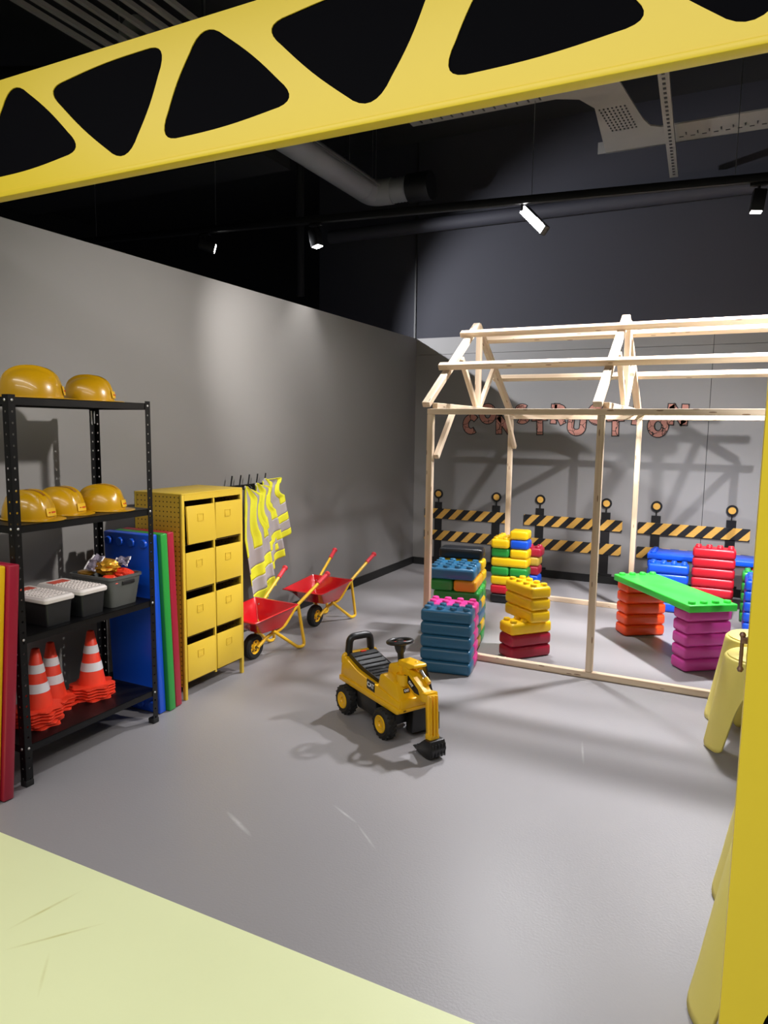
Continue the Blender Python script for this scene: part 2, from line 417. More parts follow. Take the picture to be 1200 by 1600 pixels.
for y in (yf, yr): timber('eaves_beam', (XP[0]-T/2, y, 1.80), (XP[2]+.12, y, 1.80), T, .041)
ym, zr = (yf+yr)/2, 2.573
def roofz(y): return 1.845+(zr-.03-1.845)*(1-abs(y-ym)/(ym-4.745))
for x in XP:
    for s in (-1, 1):
        ye = ym+s*(ym-4.745)
        timber('rafter', (x-.022, ye, 1.846), (x-.022, ym+s*.003, zr-.022), .058, .042)
        timber('strut', (x, ym+s*.03, 1.85), (x, ym+s*.43, roofz(ym+s*.43)-.03), .036, .042)
    timber('tie_beam', (x+.025, 4.80, 1.842), (x+.025, 2*ym-4.80, 1.842), .04, .042)
    timber('king_post', (x, ym, 1.85), (x, ym, zr-.05), .042, .045)
for s in (-1, 1):
    for yy in (5.14, 5.60):
        y = yy if s < 0 else 2*ym-yy
        k = math.atan2((zr-.03-1.845), (ym-4.745))
        o = timber('purlin', (XP[0]-.085, y, roofz(y)+.053), (XP[2]+.2, y, roofz(y)+.053), .05, .045)
        o.rotation_quaternion = o.rotation_quaternion @ Matrix.Rotation(-s*k*-1 if False else (-k if s > 0 else k), 3, 'X').to_quaternion()
timber('knee_brace', (XP[0]+.045, 4.80, 1.47), (XP[0]+.045, 5.13, 1.82), .036, .042)
timber('knee_brace', (XP[0]+.045, yr, 1.50), (XP[0]+.045, yr-.32, 1.82), .036, .042)

# ================================================================== BRICKS AND PLANKS
BL, BW, BH = .36, .18, .09
bmB = MB().box((0, 0, BH/2), (BL-.003, BW-.003, BH-.001), bev=.026, seg=4)
bmH = MB().box((0, 0, BH/2), (BW-.003, BW-.003, BH-.001), bev=.026, seg=4)
def mesh_of(mb, name, angle=60):
    bmesh.ops.recalc_face_normals(mb.bm, faces=mb.bm.faces)
    me = bpy.data.meshes.new(name); mb.bm.to_mesh(me); mb.bm.free()
    me.polygons.foreach_set('use_smooth', [True]*len(me.polygons)); me.set_sharp_from_angle(angle=R(angle)); return me
BM = {('f', k): None for k in BC}
base_full = mesh_of(bmB, 'brick'); base_half = mesh_of(bmH, 'brick')
base_stud = mesh_of(MB().lathe([(0, .0185), (.021, .0185), (.0245, .015), (.0255, 0)], 18), 'stud', 45)
CACHE = {}
def cmesh(base, col):
    k = (base.name, col)
    if k not in CACHE:
        m = base.copy(); m.materials.clear(); m.materials.append(MATS['brick_'+col]); CACHE[k] = m
    return CACHE[k]
def brick(x, y, layer, ang, col, label, group, half=False, studs=False, z0=0):
    o = link('toy_brick', cmesh(base_half if half else base_full, col), None, (x, y, layer*BH+z0+.0005), (0, 0, R(ang)))
    tag(o, label, 'toy brick', group)
    if studs:
        for i in range(2 if half else 4):
            for j in range(2):
                s = link('stud', cmesh(base_stud, col), o, ((i-(.5 if half else 1.5))*.09, (j-.5)*.09, BH-.001))
    return o
ordn = ['bottom', 'second', 'third', 'fourth', 'fifth', 'sixth', 'seventh', 'eighth']
def column(x, y, ang, n, col, cname, where, group, studs=True):
    for i in range(n):
        pos = 'topmost' if i == n-1 else (ordn[i]+' from the floor' if i else 'lowest')
        brick(x, y, i, ang, col, f'{cname} toy brick, {pos} of {where}', group, studs=studs and i == n-1)
def at(o, ang, a, b):
    c, s = math.cos(R(ang)), math.sin(R(ang)); return (o[0]+a*c-b*s, o[1]+a*s+b*c)
column(*at((-1.504, 4.403), 10.4, -.18, .09), 10.4, 5, 'teal', 'teal', 'the teal stack beside the ride-on digger', 'teal brick stack')
column(*at((-1.504, 4.403), 10.4, -.18, .272), 10.4, 5, 'pink', 'pink', 'the pink stack behind the teal one', 'pink brick stack')
# mixed pile inside the left corner of the frame
OB, AB, GB = (-1.650, 4.985), 10, 'bricks of the mixed pile in the corner of the house frame'
def pb(a, b, layer, ori, col, lab, **k):
    x, y = at(OB, AB, a, b); brick(x, y, layer, AB+(90 if ori == 'y' else 0), col, lab, GB, **k)
pl = 'of the sky-blue-topped pile'
pb(-.18, .09, 0, 'x', 'yellow', 'yellow toy brick at the front bottom '+pl); pb(-.18, .271, 0, 'x', 'green', 'green toy brick at the back bottom '+pl)
pb(-.18, .09, 1, 'x', 'green', 'green toy brick in the second layer '+pl); pb(-.18, .271, 1, 'x', 'yellow', 'yellow toy brick in the second layer '+pl)
pb(-.09, .18, 2, 'y', 'sky', 'light blue toy brick, right one in the third layer '+pl); pb(-.271, .18, 2, 'y', 'sky', 'light blue toy brick, left one in the third layer '+pl)
pb(-.18, .09, 3, 'x', 'sky', 'light blue toy brick in the fourth layer '+pl); pb(-.18, .271, 3, 'x', 'yellow', 'yellow toy brick in the fourth layer '+pl)
pb(-.18, .09, 4, 'x', 'green', 'green toy brick in front of the fifth layer '+pl); pb(-.18, .271, 4, 'x', 'green', 'green toy brick at the back of the fifth layer '+pl)
pb(-.11, .15, 5, 'y', 'amber', 'amber toy brick showing its end under the sky blue bricks '+pl); pb(-.291, .15, 5, 'y', 'green', 'dark green toy brick showing its end beside the amber one '+pl)
pb(-.215, .05, 6, 'x', 'sky', 'sky blue studded toy brick at the front on top '+pl, studs=True); pb(-.215, .231, 6, 'x', 'sky', 'sky blue studded toy brick at the back on top '+pl, studs=True)
for L in range(5): pb(-.20, .455, L, 'x', 'green', ordn[L]+' green toy brick from the floor, hidden behind the sky blue pile')
pb(-.20, .445, 5, 'x', 'yellow', 'yellow toy brick behind the amber one '+pl); pb(-.205, .43, 6, 'x', 'yellow', 'yellow toy brick under the black one '+pl)
pb(-.215, .44, 7, 'x', 'black', 'glossy black toy brick lying on top at the back '+pl)
# yellow and green tower at the rear
OC, AC, GC = (-1.865, 6.49), 2.5, 'bricks of the yellow and green tower'
def pc(a, b, layer, ori, col, lab, **k):
    x, y = at(OC, AC, a, b); brick(x, y, layer, AC+(90 if ori == 'y' else 0), col, lab+' of the yellow-green tower', GC, **k)
pc(-.09, .09, 0, 'x', 'black', 'black half brick at the bottom left', half=True); pc(.092, .09, 0, 'x', 'black', 'black half brick at the bottom right', half=True)
pc(-.09, .09, 1, 'x', 'red', 'bright red half brick above the black one', half=True); pc(.092, .09, 1, 'x', 'red', 'bright red half brick on the right in the second layer', half=True)
pc(0, .09, 2, 'x', 'yellow', 'yellow brick, third layer')
pc(-.09, .09, 3, 'x', 'green', 'green half brick on the left in the fourth layer', half=True); pc(.092, .09, 3, 'x', 'green', 'green half brick on the right in the fourth layer', half=True)
pc(0, .09, 4, 'x', 'yellow', 'yellow brick, fifth layer')
pc(-.09, .09, 5, 'x', 'green', 'green half brick on the left in the sixth layer', half=True); pc(.092, .09, 5, 'x', 'yellow', 'yellow half brick on the right in the sixth layer', half=True)
pc(-.09, .16, 6, 'y', 'yellow', 'yellow studded brick at the upper left', studs=True); pc(.092, .09, 6, 'x', 'blue', 'blue half brick under the topmost yellow one', half=True)
pc(.085, .09, 7, 'x', 'yellow', 'topmost yellow half brick', half=True)
for L, c, n in ((0, 'blue', 'blue brick at the bottom back'), (1, 'green', 'green brick in the second layer at the back'), (2, 'blue', 'dark blue brick at the right rear'), (3, 'crimson', 'crimson brick at the right rear, above the dark blue one'), (4, 'olive', 'olive yellow brick at the right rear'), (5, 'crimson', 'crimson studded brick at the right rear, uppermost there')):
    if L == 5: pc(.185, .262, 5, 'x', c, n, half=True, studs=True)
    else: pc(.075, .262, L, 'x', c, n)
# twisted yellow and red stack
GD = 'bricks of the twisted yellow and crimson stack'
for i, c in enumerate(('crimson', 'crimson', 'yellow')):
    brick(-1.312, 5.066, i, 49.5, c, ['lowest crimson brick of the twisted stack', 'second crimson brick of the twisted stack', 'yellow brick lying on the two crimson ones'][i], GD, studs=i == 2)
for i in range(3):
    brick(-1.322, 5.135, 3+i, 140, 'yellow', ['lowest of the three crosswise yellow bricks on the twisted stack', 'middle of the three crosswise yellow bricks on the twisted stack', 'topmost studded yellow brick of the twisted stack'][i], GD, studs=i == 2)
column(-.611, 6.092, 34, 5, 'orange', 'orange', 'the orange pier under the green plank', 'orange brick pier', studs=False)
column(-.125, 5.385, 37, 5, 'purple', 'purple', 'the purple pier under the green plank', 'purple brick pier', studs=False)
PL, PW, PT = 1.06, .365, .052
plank_me = mesh_of(MB().box((0, 0, 0), (PL, PW, PT), bev=.007, seg=2), 'plank')
def plank(loc, rot, col, label, group, studs=True):
    o = link('toy_plank', cmesh(plank_me, col), None, loc, rot); tag(o, label, 'toy plank', group)
    for e in ((-1, 1) if studs else ()):
        for j in range(4): link('stud', cmesh(base_stud, col), o, (e*(PL/2-.05), (j-1.5)*.09, PT/2))
    return o
plank((-.365, 5.66, 5*BH+PT/2+.001), (0, 0, R(126)), 'leaf', 'bright green toy plank bridging the orange and purple piers', 'toy planks')
column(-.48, 7.02, 2, 5, 'blue', 'blue', 'the blue stack left of the red stack', 'blue brick stack')
column(-.60, 7.36, 90, 5, 'blue', 'deep blue', 'the narrow pier under the blue plank', 'blue plank pier', studs=False)
column(.30, 7.36, 90, 5, 'red', 'red', 'the half-hidden pier under the blue plank', 'red plank pier', studs=False)
plank((-.16, 7.36, 5*BH+PT/2+.001), (0, 0, 0), 'blue', 'blue toy plank lying behind the red brick stack', 'toy planks')
column(-.10, 7.03, 0, 7, 'red', 'red', 'the tall red stack by the barrier', 'red brick stack')
column(.245, 6.70, 90, 5, 'blue', 'blue', 'the blue stack at the yellow tower edge', 'right blue brick stack')
column(.315, 6.985, 0, 5, 'green', 'green', 'the green stack behind the right blue one', 'right green brick stack')
# planks leaning at the shelf: upright, long side vertical, studs facing the camera
def lean_plank(xr, y_bot, tilt, col, label, face, studs=False):
    # xr: right edge x, y_bot: y of the lower face centre; tilt about x axis
    M = Matrix.Translation((xr-PW/2, y_bot, 0)) @ Matrix.Rotation(R(tilt), 4, 'X') @ Matrix.Translation((0, 0, PL/2+.003))
    # plank local: x up, y across, z normal -> -y
    B = Matrix(((0, 1, 0), (0, 0, -1 if face < 0 else 1), (1, 0, 0))).to_4x4()
    if face > 0: B = Matrix(((0, -1, 0), (0, 0, 1), (1, 0, 0))).to_4x4()
    o = plank((0, 0, 0), (0, 0, 0), col, label, 'toy planks', studs); o.matrix_world = M @ B; return o
lean_plank(-2.895, 2.978, 2.2, 'blue', 'blue toy plank standing upright between the shelf and the locker', -1, True)
lean_plank(-2.875, 3.038, 2.2, 'green', 'green toy plank leaning behind the upright blue one', -1)
lean_plank(-2.885, 3.101, 2.2, 'crimson', 'crimson toy plank standing nearest the locker side', -1)
lean_plank(-2.80, 1.925, -4.6, 'crimson', 'crimson toy plank leaning at the near end of the shelf', -1)
lean_plank(-2.815, 1.868, -4.6, 'yellow', 'yellow toy plank leaning in front of the near crimson one', -1, True)

# ================================================================== SHELF
SX0, SX1, SY0, SY1, SH = -3.255, -2.835, 2.04, 2.875, 1.80
shelf = thing('storage_rack', 'black perforated metal storage rack with four shelves against the grey wall', 'shelf', ((SX0+SX1)/2, (SY0+SY1)/2, 0))
SL = shelf.location
def flange(bm, org, du, L=1.79, wd=.036, pitch=.0495, r=.0055):
    """strip of width wd along du and height L with a row of real holes"""
    du = Vector(du); org = Vector(org); n = int(L/pitch); p = L/n
    for i in range(n):
        z0 = i*p; c = org+du*(wd*.55)+Vector((0, 0, z0+p/2)); O = []; I = []
        for (a, b) in ((0, 0), (.5, 0), (1, 0), (1, .5), (1, 1), (.5, 1), (0, 1), (0, .5)):
            O.append(bm.verts.new(org+du*(wd*a)+Vector((0, 0, z0+p*b)))); d = du*(a-.5)+Vector((0, 0, b-.5))
            I.append(bm.verts.new(c+d.normalized()*r))
        for k in range(8): bm.faces.new((O[k], O[(k+1) % 8], I[(k+1) % 8], I[k]))
post_z = .012
for (x, sx) in ((SX1, -1), (SX0, 1)):
    for (y, sy) in ((SY0, 1), (SY1, -1)):
        m = MB(); flange(m.bm, (0, 0, 0), (sx, 0, 0)); flange(m.bm, (0, 0, 0), (0, sy, 0))
        bmesh.ops.remove_doubles(m.bm, verts=m.bm.verts, dist=.0003)
        p = m.build('post', 'black_steel', shelf, (x-SL.x, y-SL.y, post_z), smooth=False, fix=False); solid(p, .002)
        MB().box((sx*.017, sy*.017, .0), (.042, .042, .03), bev=.004).build('foot_cap', 'rubber', p, (0, 0, .0035))
shelf_z = (1.792, 1.222, .712, .196)
bolt_me = mesh_of(MB().lathe([(0, .004), (.004, .0035), (.0065, .001), (.0065, -.001)], 10), 'bolt'); bolt_me.materials.append(MATS['zinc'])
for z in shelf_z:
    m = MB(); m.box((0, 0, z-.002), (SX1-SX0-.006, SY1-SY0-.006, .003))
    for s in (-1, 1):
        m.box((s*((SX1-SX0)/2-.004), 0, z-.018), (.002, SY1-SY0-.006, .034)); m.box((0, s*((SY1-SY0)/2-.004), z-.018), (SX1-SX0-.006, .002, .034))
    sh = m.build('shelf_board', 'black_steel', shelf, smooth=False)
    for sy in (-1, 1):
        link('bolt', bolt_me, shelf, ((SX1-SX0)/2+.001, sy*((SY1-SY0)/2-.02), z-.014), (0, PI/2, 0))
    for sx in (1, -1):
        link('bolt', bolt_me, shelf, (sx*((SX1-SX0)/2-.02), -(SY1-SY0)/2-.001, z-.014), (PI/2, 0, 0))
for dy in (-.006, .014):
    MB().box((0, 0, 0), (.003, .009, .07)).build('corner_bracket', 'zinc', shelf, (SX0+.006-SL.x, SY1-.022+dy-SL.y, 1.715))

# ------------------------------------------------------------------ helmets
HA, HB, HH = .140, .114, .137
def dome_z(rho): return HH*max(0, 1-rho**2.7)**(1/2.3)
def helmet_meshes():
    m = MB(); rings = []; NT = 96
    for rho in [1, .998, .99, .975, .955, .93]+[.9-.03*k for k in range(29)]:
        ring = []
        for k in range(NT):
            t = 2*PI*k/NT; x = HA*rho*math.cos(t); y = HB*rho*math.sin(t); z = .008+dome_z(rho)
            rid = math.exp(-((abs(y)-.040)/.0085)**2)*.013+math.exp(-(y/.014)**2)*.009
            rid *= max(0, min(1, (dome_z(rho)-.062)/.03))
            ring.append(Vector((x, y, z+rid)))
        rings.append(ring)
    m.loft(rings, cap1=True)
    shell = mesh_of(m, 'shell', 50)
    m = MB(); r0, r1, r2 = [], [], []
    for k in range(NT):
        t = 2*PI*k/NT; c = max(0, math.cos(t)); wd = .006+.050*c**1.6
        x, y = HA*math.cos(t), HB*math.sin(t); n = Vector((math.cos(t)/HA, math.sin(t)/HB, 0)).normalized()
        r0.append(Vector((x, y, .009))-n*.002); r1.append(Vector((x, y, .006-.002*c))+n*wd); r2.append(Vector((x, y, .003-.002*c))+n*wd)
    r3 = [Vector((v.x, v.y, .003)) for v in r0]
    m.loft([r0, r1, r2, r3]); brim = mesh_of(m, 'brim', 50)
    m = MB(); a = []; b = []
    for i in range(14):
        x = -.02+i*.0093; rho = abs(x)/HA
        a.append(Vector((x, -.0085, .0105+dome_z(rho)+.0060))); b.append(Vector((x, .0085, .0105+dome_z(rho)+.0060)))
    m.loft([a, b], close=False); stripe = mesh_of(m, 'stripe')
    m = MB(); A = []; B_ = []; C_ = []; D_ = []
    for i in range(9):
        y = -.034+i*.0085; x = HA*math.sqrt(1-(y/HB)**2)
        for L, z, dx in ((A, .022, .006), (B_, .022, .010), (C_, .062, .006), (D_, .062, .0)):
            L.append(Vector((x*(.995 if z < .03 else .972)+dx-.002, y, z)))
    m.loft([A, B_, C_, D_], close=False); badge = mesh_of(m, 'badge', 30)
    m = MB()
    for i, wv in enumerate((.004, .003, 0, .005, .004, .006, .004, .005)):
        if not wv: continue
        y = -.021+i*.006; x = HA*math.sqrt(1-(y/HB)**2)*.985+.007
        m.box((x, y, .041), (.002, wv, .0075 if i > 2 else .006))
    ink = mesh_of(m, 'lettering')
    for me, k in ((shell, 'helmet_yellow'), (brim, 'helmet_yellow'), (stripe, 'stripe_brown'), (badge, 'badge_yellow'), (ink, 'red_ink')): me.materials.append(MATS[k])
    return shell, brim, stripe, badge, ink
HM = helmet_meshes()
def helmet(x, y, z, ang, label, sc=1):
    t = thing('hard_hat', label, 'helmet', (x, y, z), R(ang), 'yellow hard hats on the rack'); t.scale = (sc,)*3
    for n, me in zip(('shell', 'brim', 'top_stripe', 'badge'), HM):
        o = link(n, me, t)
    link('lettering', HM[4], o)
helmet(-3.03, 2.305, shelf_z[0], 48, 'larger yellow hard hat on the top shelf, nearest the viewer', 1.03)
helmet(-3.03, 2.645, shelf_z[0], 32, 'smaller yellow hard hat at the far end of the top shelf', .90)
helmet(-3.005, 2.245, shelf_z[1], 12, 'yellow hard hat partly behind the near post, second shelf', .92)
helmet(-3.06, 2.47, shelf_z[1], 12, 'middle of three yellow hard hats on the second shelf', .90)
helmet(-3.01, 2.68, shelf_z[1], 26, 'yellow hard hat at the far end of the second shelf', .90)

# ------------------------------------------------------------------ tubs and crate on the third shelf
def rrect(hx, hy, r, n=5):
    out = []
    for cx, cy, a0 in ((hx-r, hy-r, 0), (-hx+r, hy-r, 90), (-hx+r, -hy+r, 180), (hx-r, -hy+r, 270)):
        for k in range(n+1):
            t = R(a0+90*k/n); out.append((cx+r*math.cos(t), cy+r*math.sin(t)))
    return out
def ring(hx, hy, r, z, ox=0, oy=0): return [Vector((x+ox, y+oy, z)) for x, y in rrect(hx, hy, r)]
def tub(x, y, label):
    t = thing('storage_tub', label, 'box', (x, y, shelf_z[2]), 0, 'lidded storage tubs')
    m = MB(); m.loft([ring(.15, .066, .012, .001), ring(.158, .074, .014, .108), ring(.160, .078, .014, .110), ring(.160, .078, .014, .118)], cap0=True, cap1=True); m.build('body', 'tub_black', t)
    m = MB(); m.loft([ring(.166, .084, .016, .116), ring(.168, .086, .018, .122), ring(.168, .086, .018, .132), ring(.160, .078, .016, .142)], cap0=True, cap1=True)
    lid = m.build('lid', 'lid_white', t)
    m = MB()
    for i in range(9): m.box((-.055+i*.0225, 0, .1435), (.003, .14, .005))
    for j in range(6): m.box((.035, -.06+j*.024, .1435), (.2, .003, .005))
    m.build('lid_ribs', 'lid_white', lid, smooth=False)
    MB().box((-.10, 0, .1435), (.06, .1, .002)).build('sticker', 'label_red', lid, smooth=False)
tub(-3.025, 2.285, 'black storage tub with ribbed white lid, partly behind the near post')
tub(-3.025, 2.488, 'black storage tub with ribbed white lid beside the open grey crate')
cr = thing('storage_crate', 'open dark grey plastic crate with hand slot on the third shelf', 'crate', (-3.02, 2.705, shelf_z[2]), 0)
m = MB(); m.loft([ring(.135, .088, .022, .001), ring(.155, .108, .026, .150), ring(.162, .115, .028, .152), ring(.162, .115, .028, .166), ring(.150, .104, .024, .166), ring(.131, .084, .020, .006)], cap0=True, cap1=True)
m.build('body', 'crate_grey', cr)
m = MB(); m.box((.1565, .01, .128), (.006, .085, .020), bev=.003); m.build('hand_slot', 'panel_black', cr)
m = MB(); rnd = random.Random(3)
bagc = Vector((-3.0, 2.70, shelf_z[2]+.155))
def crumple(mb, c, r, seed, n=1):
    rg = random.Random(seed); res = bmesh.ops.create_icosphere(mb.bm, subdivisions=3, radius=1)
    ph = [rg.uniform(0, 6) for _ in range(6)]
    for v in res['verts']:
        p = v.co.copy(); k = 1+.10*math.sin(5*p.x+ph[0])*math.cos(6*p.y+ph[1])+.08*math.sin(11*p.z+ph[2]+4*p.x)+rg.uniform(-.05, .05)
        v.co = Vector((c[0]+p.x*r[0]*k, c[1]+p.y*r[1]*k, c[2]+p.z*r[2]*k))
bag = thing('foil_bag', 'crumpled clear bag of gold foil lying in the open grey crate', 'bag', tuple(bagc), R(51.5))
m = MB(); crumple(m, (.005, .02, .040), (.066, .055, .046), 5); m.build('foil', 'foil_gold', bag, smooth=False)
def sheet(fn, nu, nv):
    m = MB(); V = [[m.bm.verts.new(fn(i/nu, j/nv)) for j in range(nv+1)] for i in range(nu+1)]
    for i in range(nu):
        for j in range(nv): m.bm.faces.new((V[i][j], V[i+1][j], V[i+1][j+1], V[i][j+1]))
    return m
for P in (((-.116, .042), (-.066, .028), (-.012, .095), (-.062, .112)), ((.040, .062), (.098, .045), (.122, .086), (.050, .088))):
    q0, q1, q2, q3 = (Vector((x, -.018 if i < 2 else .030, z)) for i, (x, z) in enumerate(P))
    def wing(u, v):
        p = q0.lerp(q1, u).lerp(q3.lerp(q2, u), v); p.y += .012*math.sin(7*u+5*v)+.008*math.sin(15*v); p.z += .004*math.sin(12*u+4*v); return p
    o = sheet(wing, 10, 10).build('bag_end', 'plastic_clear', bag); solid(o, .0015)
    for u_ in (0, 1): MB().tube([wing(u_, k/10) for k in range(11)], .0042, 6).build('bag_seal', 'hem_white', bag)
fl = thing('folded_flags', 'orange cloth bundle tucked in the open grey crate under the bag', 'cloth', (-3.0, 2.70, shelf_z[2]+.12))
m = MB(); crumple(m, (.05, .055, .035), (.075, .04, .035), 8); crumple(m, (.075, -.055, .02), (.06, .04, .03), 9); m.build('cloth', 'cone_orange', fl, smooth=False)
tag((lambda m: (crumple(m, (0, 0, .012), (.05, .04, .012), 12), m.build('foil_scrap', 'foil_gold', None, (-3.10, 2.645, shelf_z[2]+.155), smooth=False))[1])(MB()), 'flat gold foil scrap at the back of the grey crate', 'foil')

# ------------------------------------------------------------------ traffic cones, nested in stacks
def cone_meshes():
    prof = lambda z: .071-(.071-.019)*((z-.0)/.285)
    def shell(z0, z1, off=0):
        m = MB(); n = 24
        m.lathe([(prof(z0)+off, .012+z0), (prof(z1)+off, .012+z1)], 28); return m
    m = MB(); m.lathe([(prof(0), .010), (prof(.285), .297), (.016, .300), (.0145, .298), (prof(0)-.004, .004)], 28); body = mesh_of(m, 'cone_body')
    m = MB(); P = []
    for k in range(8):
        for dt, rr in ((-4, .119), (4, .119)): P.append((rr*math.cos(R(k*45+dt)), rr*math.sin(R(k*45+dt))))
        P.append((.099*math.cos(R(k*45+22.5)), .099*math.sin(R(k*45+22.5))))
    n = len(P); outer0 = [Vector((x, y, 0)) for x, y in P]; outer1 = [Vector((x*.985, y*.985, .007)) for x, y in P]
    inn1 = [Vector((.071*math.cos(math.atan2(y, x)), .071*math.sin(math.atan2(y, x)), .0115)) for x, y in P]
    inn0 = [Vector((v.x*.95, v.y*.95, 0.003)) for v in inn1]
    m.loft([inn0, outer0, outer1, inn1]); base = mesh_of(m, 'cone_base', 25)
    bands = []
    for z0, z1 in ((.075, .120), (.170, .212)):
        m = shell(z0, z1, .0016); bands.append(mesh_of(m, 'band'))
    for me, k in ((body, 'cone_orange'), (base, 'cone_orange'), (bands[0], 'cone_white'), (bands[1], 'cone_white')): me.materials.append(MATS[k])
    return body, base, bands
CB, CBASE, CBANDS = cone_meshes()
def cone_stack(x, y, n, names, tw):
    for i in range(n):
        top = i == n-1
        t = thing('traffic_cone', names[0] if top else 'orange traffic cone, '+('lowest' if i == 0 else ordn[i]+' from below')+' '+names[1], 'cone', (x+random.uniform(-.0007, .0007), y+random.uniform(-.0007, .0007), shelf_z[3]+.001+i*.0158), R(tw+random.uniform(-22, 22)), names[2])
        link('cone_body', CB, t); link('base', CBASE, t)
        for b in CBANDS: link('band', b, t)
cone_stack(-3.02, 2.255, 6, ('topmost traffic cone of the tallest stack beside the near rack post', 'in the stack beside the near rack post', 'cones stacked beside the near rack post'), 10)
cone_stack(-3.13, 2.425, 4, ('topmost traffic cone of the middle stack, behind the tallest stack', 'in the middle stack', 'cones in the middle stack'), 30)
cone_stack(-3.075, 2.635, 5, ('topmost traffic cone of the stack standing alone to the right', 'in the stack standing alone', 'cones stacked on the right of the rack floor'), 5)

# ================================================================== LOCKER
LX0, LX1, LY0, LY1, LH = -3.29, -2.91, 3.185, 3.76, 1.272
lk = thing('locker_cabinet', 'yellow steel locker cabinet with eight small drop-front doors and perforated sides', 'locker', ((LX0+LX1)/2, (LY0+LY1)/2, 0))
lx, ly = (LX1-LX0)/2, (LY1-LY0)/2
for s in (-1, 1):
    MB().box((0, 0, 0), (2*lx-.03, .003, LH-.09)).build('side_panel', 'perforated_yellow', lk, (0, s*(ly-.0015), .082+(LH-.09)/2), smooth=False)
MB().box((-lx+.0015, 0, .08+(LH-.08)/2), (.003, 2*ly, LH-.08)).build('back_panel', 'locker_inside', lk, smooth=False)
MB().box((0, 0, LH-.004), (2*lx, 2*ly, .008), bev=.002).build('top_panel', 'locker_yellow', lk)
for sx in (-1, 1):
    for sy in (-1, 1):
        MB().box((sx*(lx-.011), sy*(ly-.011), (LH-.008)/2), (.022, .022, LH-.008), bev=.002).build('corner_post', 'locker_yellow', lk)
MB().box((lx-.008, 0, LH-.026), (.016, 2*ly-.045, .036)).build('top_rail', 'locker_yellow', lk, smooth=False)
MB().box((lx-.19, 0, .60), (.36, .003, LH-.14)).build('divider', 'locker_inside', lk, (0, 0, .06), smooth=False)
MB().box((lx-.008, 0, .66), (.014, .014, LH-.14)).build('centre_post', 'locker_yellow', lk, smooth=False)
rows = (1.196, .912, .626, .342)
handle_me = None
for r_, zt in enumerate(rows):
    MB().box((0, 0, zt-.240), (2*lx-.02, 2*ly-.04, .004)).build('shelf', 'locker_inside', lk, smooth=False)
    for c_, yc in enumerate((-.138, .137)):
        op = .012 if (r_ == 0 and c_ == 0) else 0
        d = MB().box((0, 0, -.115), (.012, .252, .230), bev=.002).build('door', 'locker_yellow', lk, (lx-.002+op, yc, zt))
        if op: d.rotation_euler = (0, R(-2.5), 0)
        m = MB(); w_, h_ = .052, .044
        for (cy, cz, sy, sz) in ((0, h_/2, w_, .004), (0, -h_/2, w_, .004), (w_/2, 0, .004, h_), (-w_/2, 0, .004, h_)):
            m.box((.0072, cy-.01, cz-.075), (.004, sy, sz))
        m.box((.0066, -.01, -.075-.008), (.002, w_*.8, h_*.4))
        m.build('label_holder', 'locker_yellow', d, smooth=False)

# ================================================================== COAT HOOKS AND VESTS
rack = thing('coat_rack', 'black coat rack with curved hooks on the grey wall', 'coat rack', (XW, 4.5, 1.20))
MB().box((.010, .03, -.005), (.018, .56, .032), bev=.003).build('rail', 'black_steel', rack)
for k in range(5):
    y = -.22+k*.108
    pts = round_path([(.015, y, .0), (.055, y, -.03), (.085, y, -.005), (.080, y+.03, .095)], .03)
    MB().tube(pts, .006, 8).build('hook', 'black_steel', rack)
def vest(hy, hz, L, rot, wid, label, seed, xoff, notch=True):
    rg = random.Random(seed); ph = [rg.uniform(0, 6.28) for _ in range(5)]
    t = thing('safety_vest', label, 'vest', (XW+.06+xoff, hy, hz), 0, 'safety vests on the coat rack')
    NU, NV = 26, 56; V = []; fab = MB(); ban = MB()
    ca, sa = math.cos(R(rot)), math.sin(R(rot))
    def P(u, v):
        lo = -wid*.42*min(1, .16+v*2.2) ; top = min(1, .18+v*6)
        hi = wid*.58*top
        if notch and .16 < v < .44: hi *= 1-.30*math.sin(PI*(v-.16)/.28)
        s = lo+(hi-lo)*u; d = v*L + (.06*abs(u-.35) if v < .2 else .012)
        fold = (.012+.022*v)*math.sin(u*11+ph[0]+1.2*v)+.006*math.sin(u*23+ph[1]+3*v)+.006*math.sin(7*v+ph[2])
        # rotate in the wall plane, lower end swings away from the viewer
        y = s*ca+d*sa*.42; z = -d*ca+s*sa
        return Vector((.045+fold*.8+.02*v, y, z))
    def isband(u, v):
        if .54 < v < .67 or .79 < v < .91: return True
        return v <= .54 and (.16 < u < .40 or .62 < u < .86)
    for mb, want in ((fab, False), (ban, True)):
        cache = {}
        def g(i, j):
            if (i, j) not in cache: cache[(i, j)] = mb.bm.verts.new(P(i/NU, j/NV))
            return cache[(i, j)]
        for i in range(NU):
            for j in range(NV):
                if isband((i+.5)/NU, (j+.5)/NV) == want: mb.bm.faces.new((g(i, j), g(i+1, j), g(i+1, j+1), g(i, j+1)))
    a = fab.build('fabric', 'vest_yellow', t, fix=False); solid(a, .003)
    b = ban.build('reflective_band', 'vest_grey', t, fix=False); solid(b, .004)
    return t
vest(4.34, 1.225, 1.00, 24, .34, 'long hi-vis safety vest hanging lowest, half behind the locker', 1, .085)
vest(4.52, 1.235, .80, 27, .34, 'hi-vis safety vest hanging in the middle of the coat hooks', 4, .045)
vest(4.68, 1.26, .66, 30, .37, 'short hi-vis safety vest hanging farthest from the locker', 9, .005)

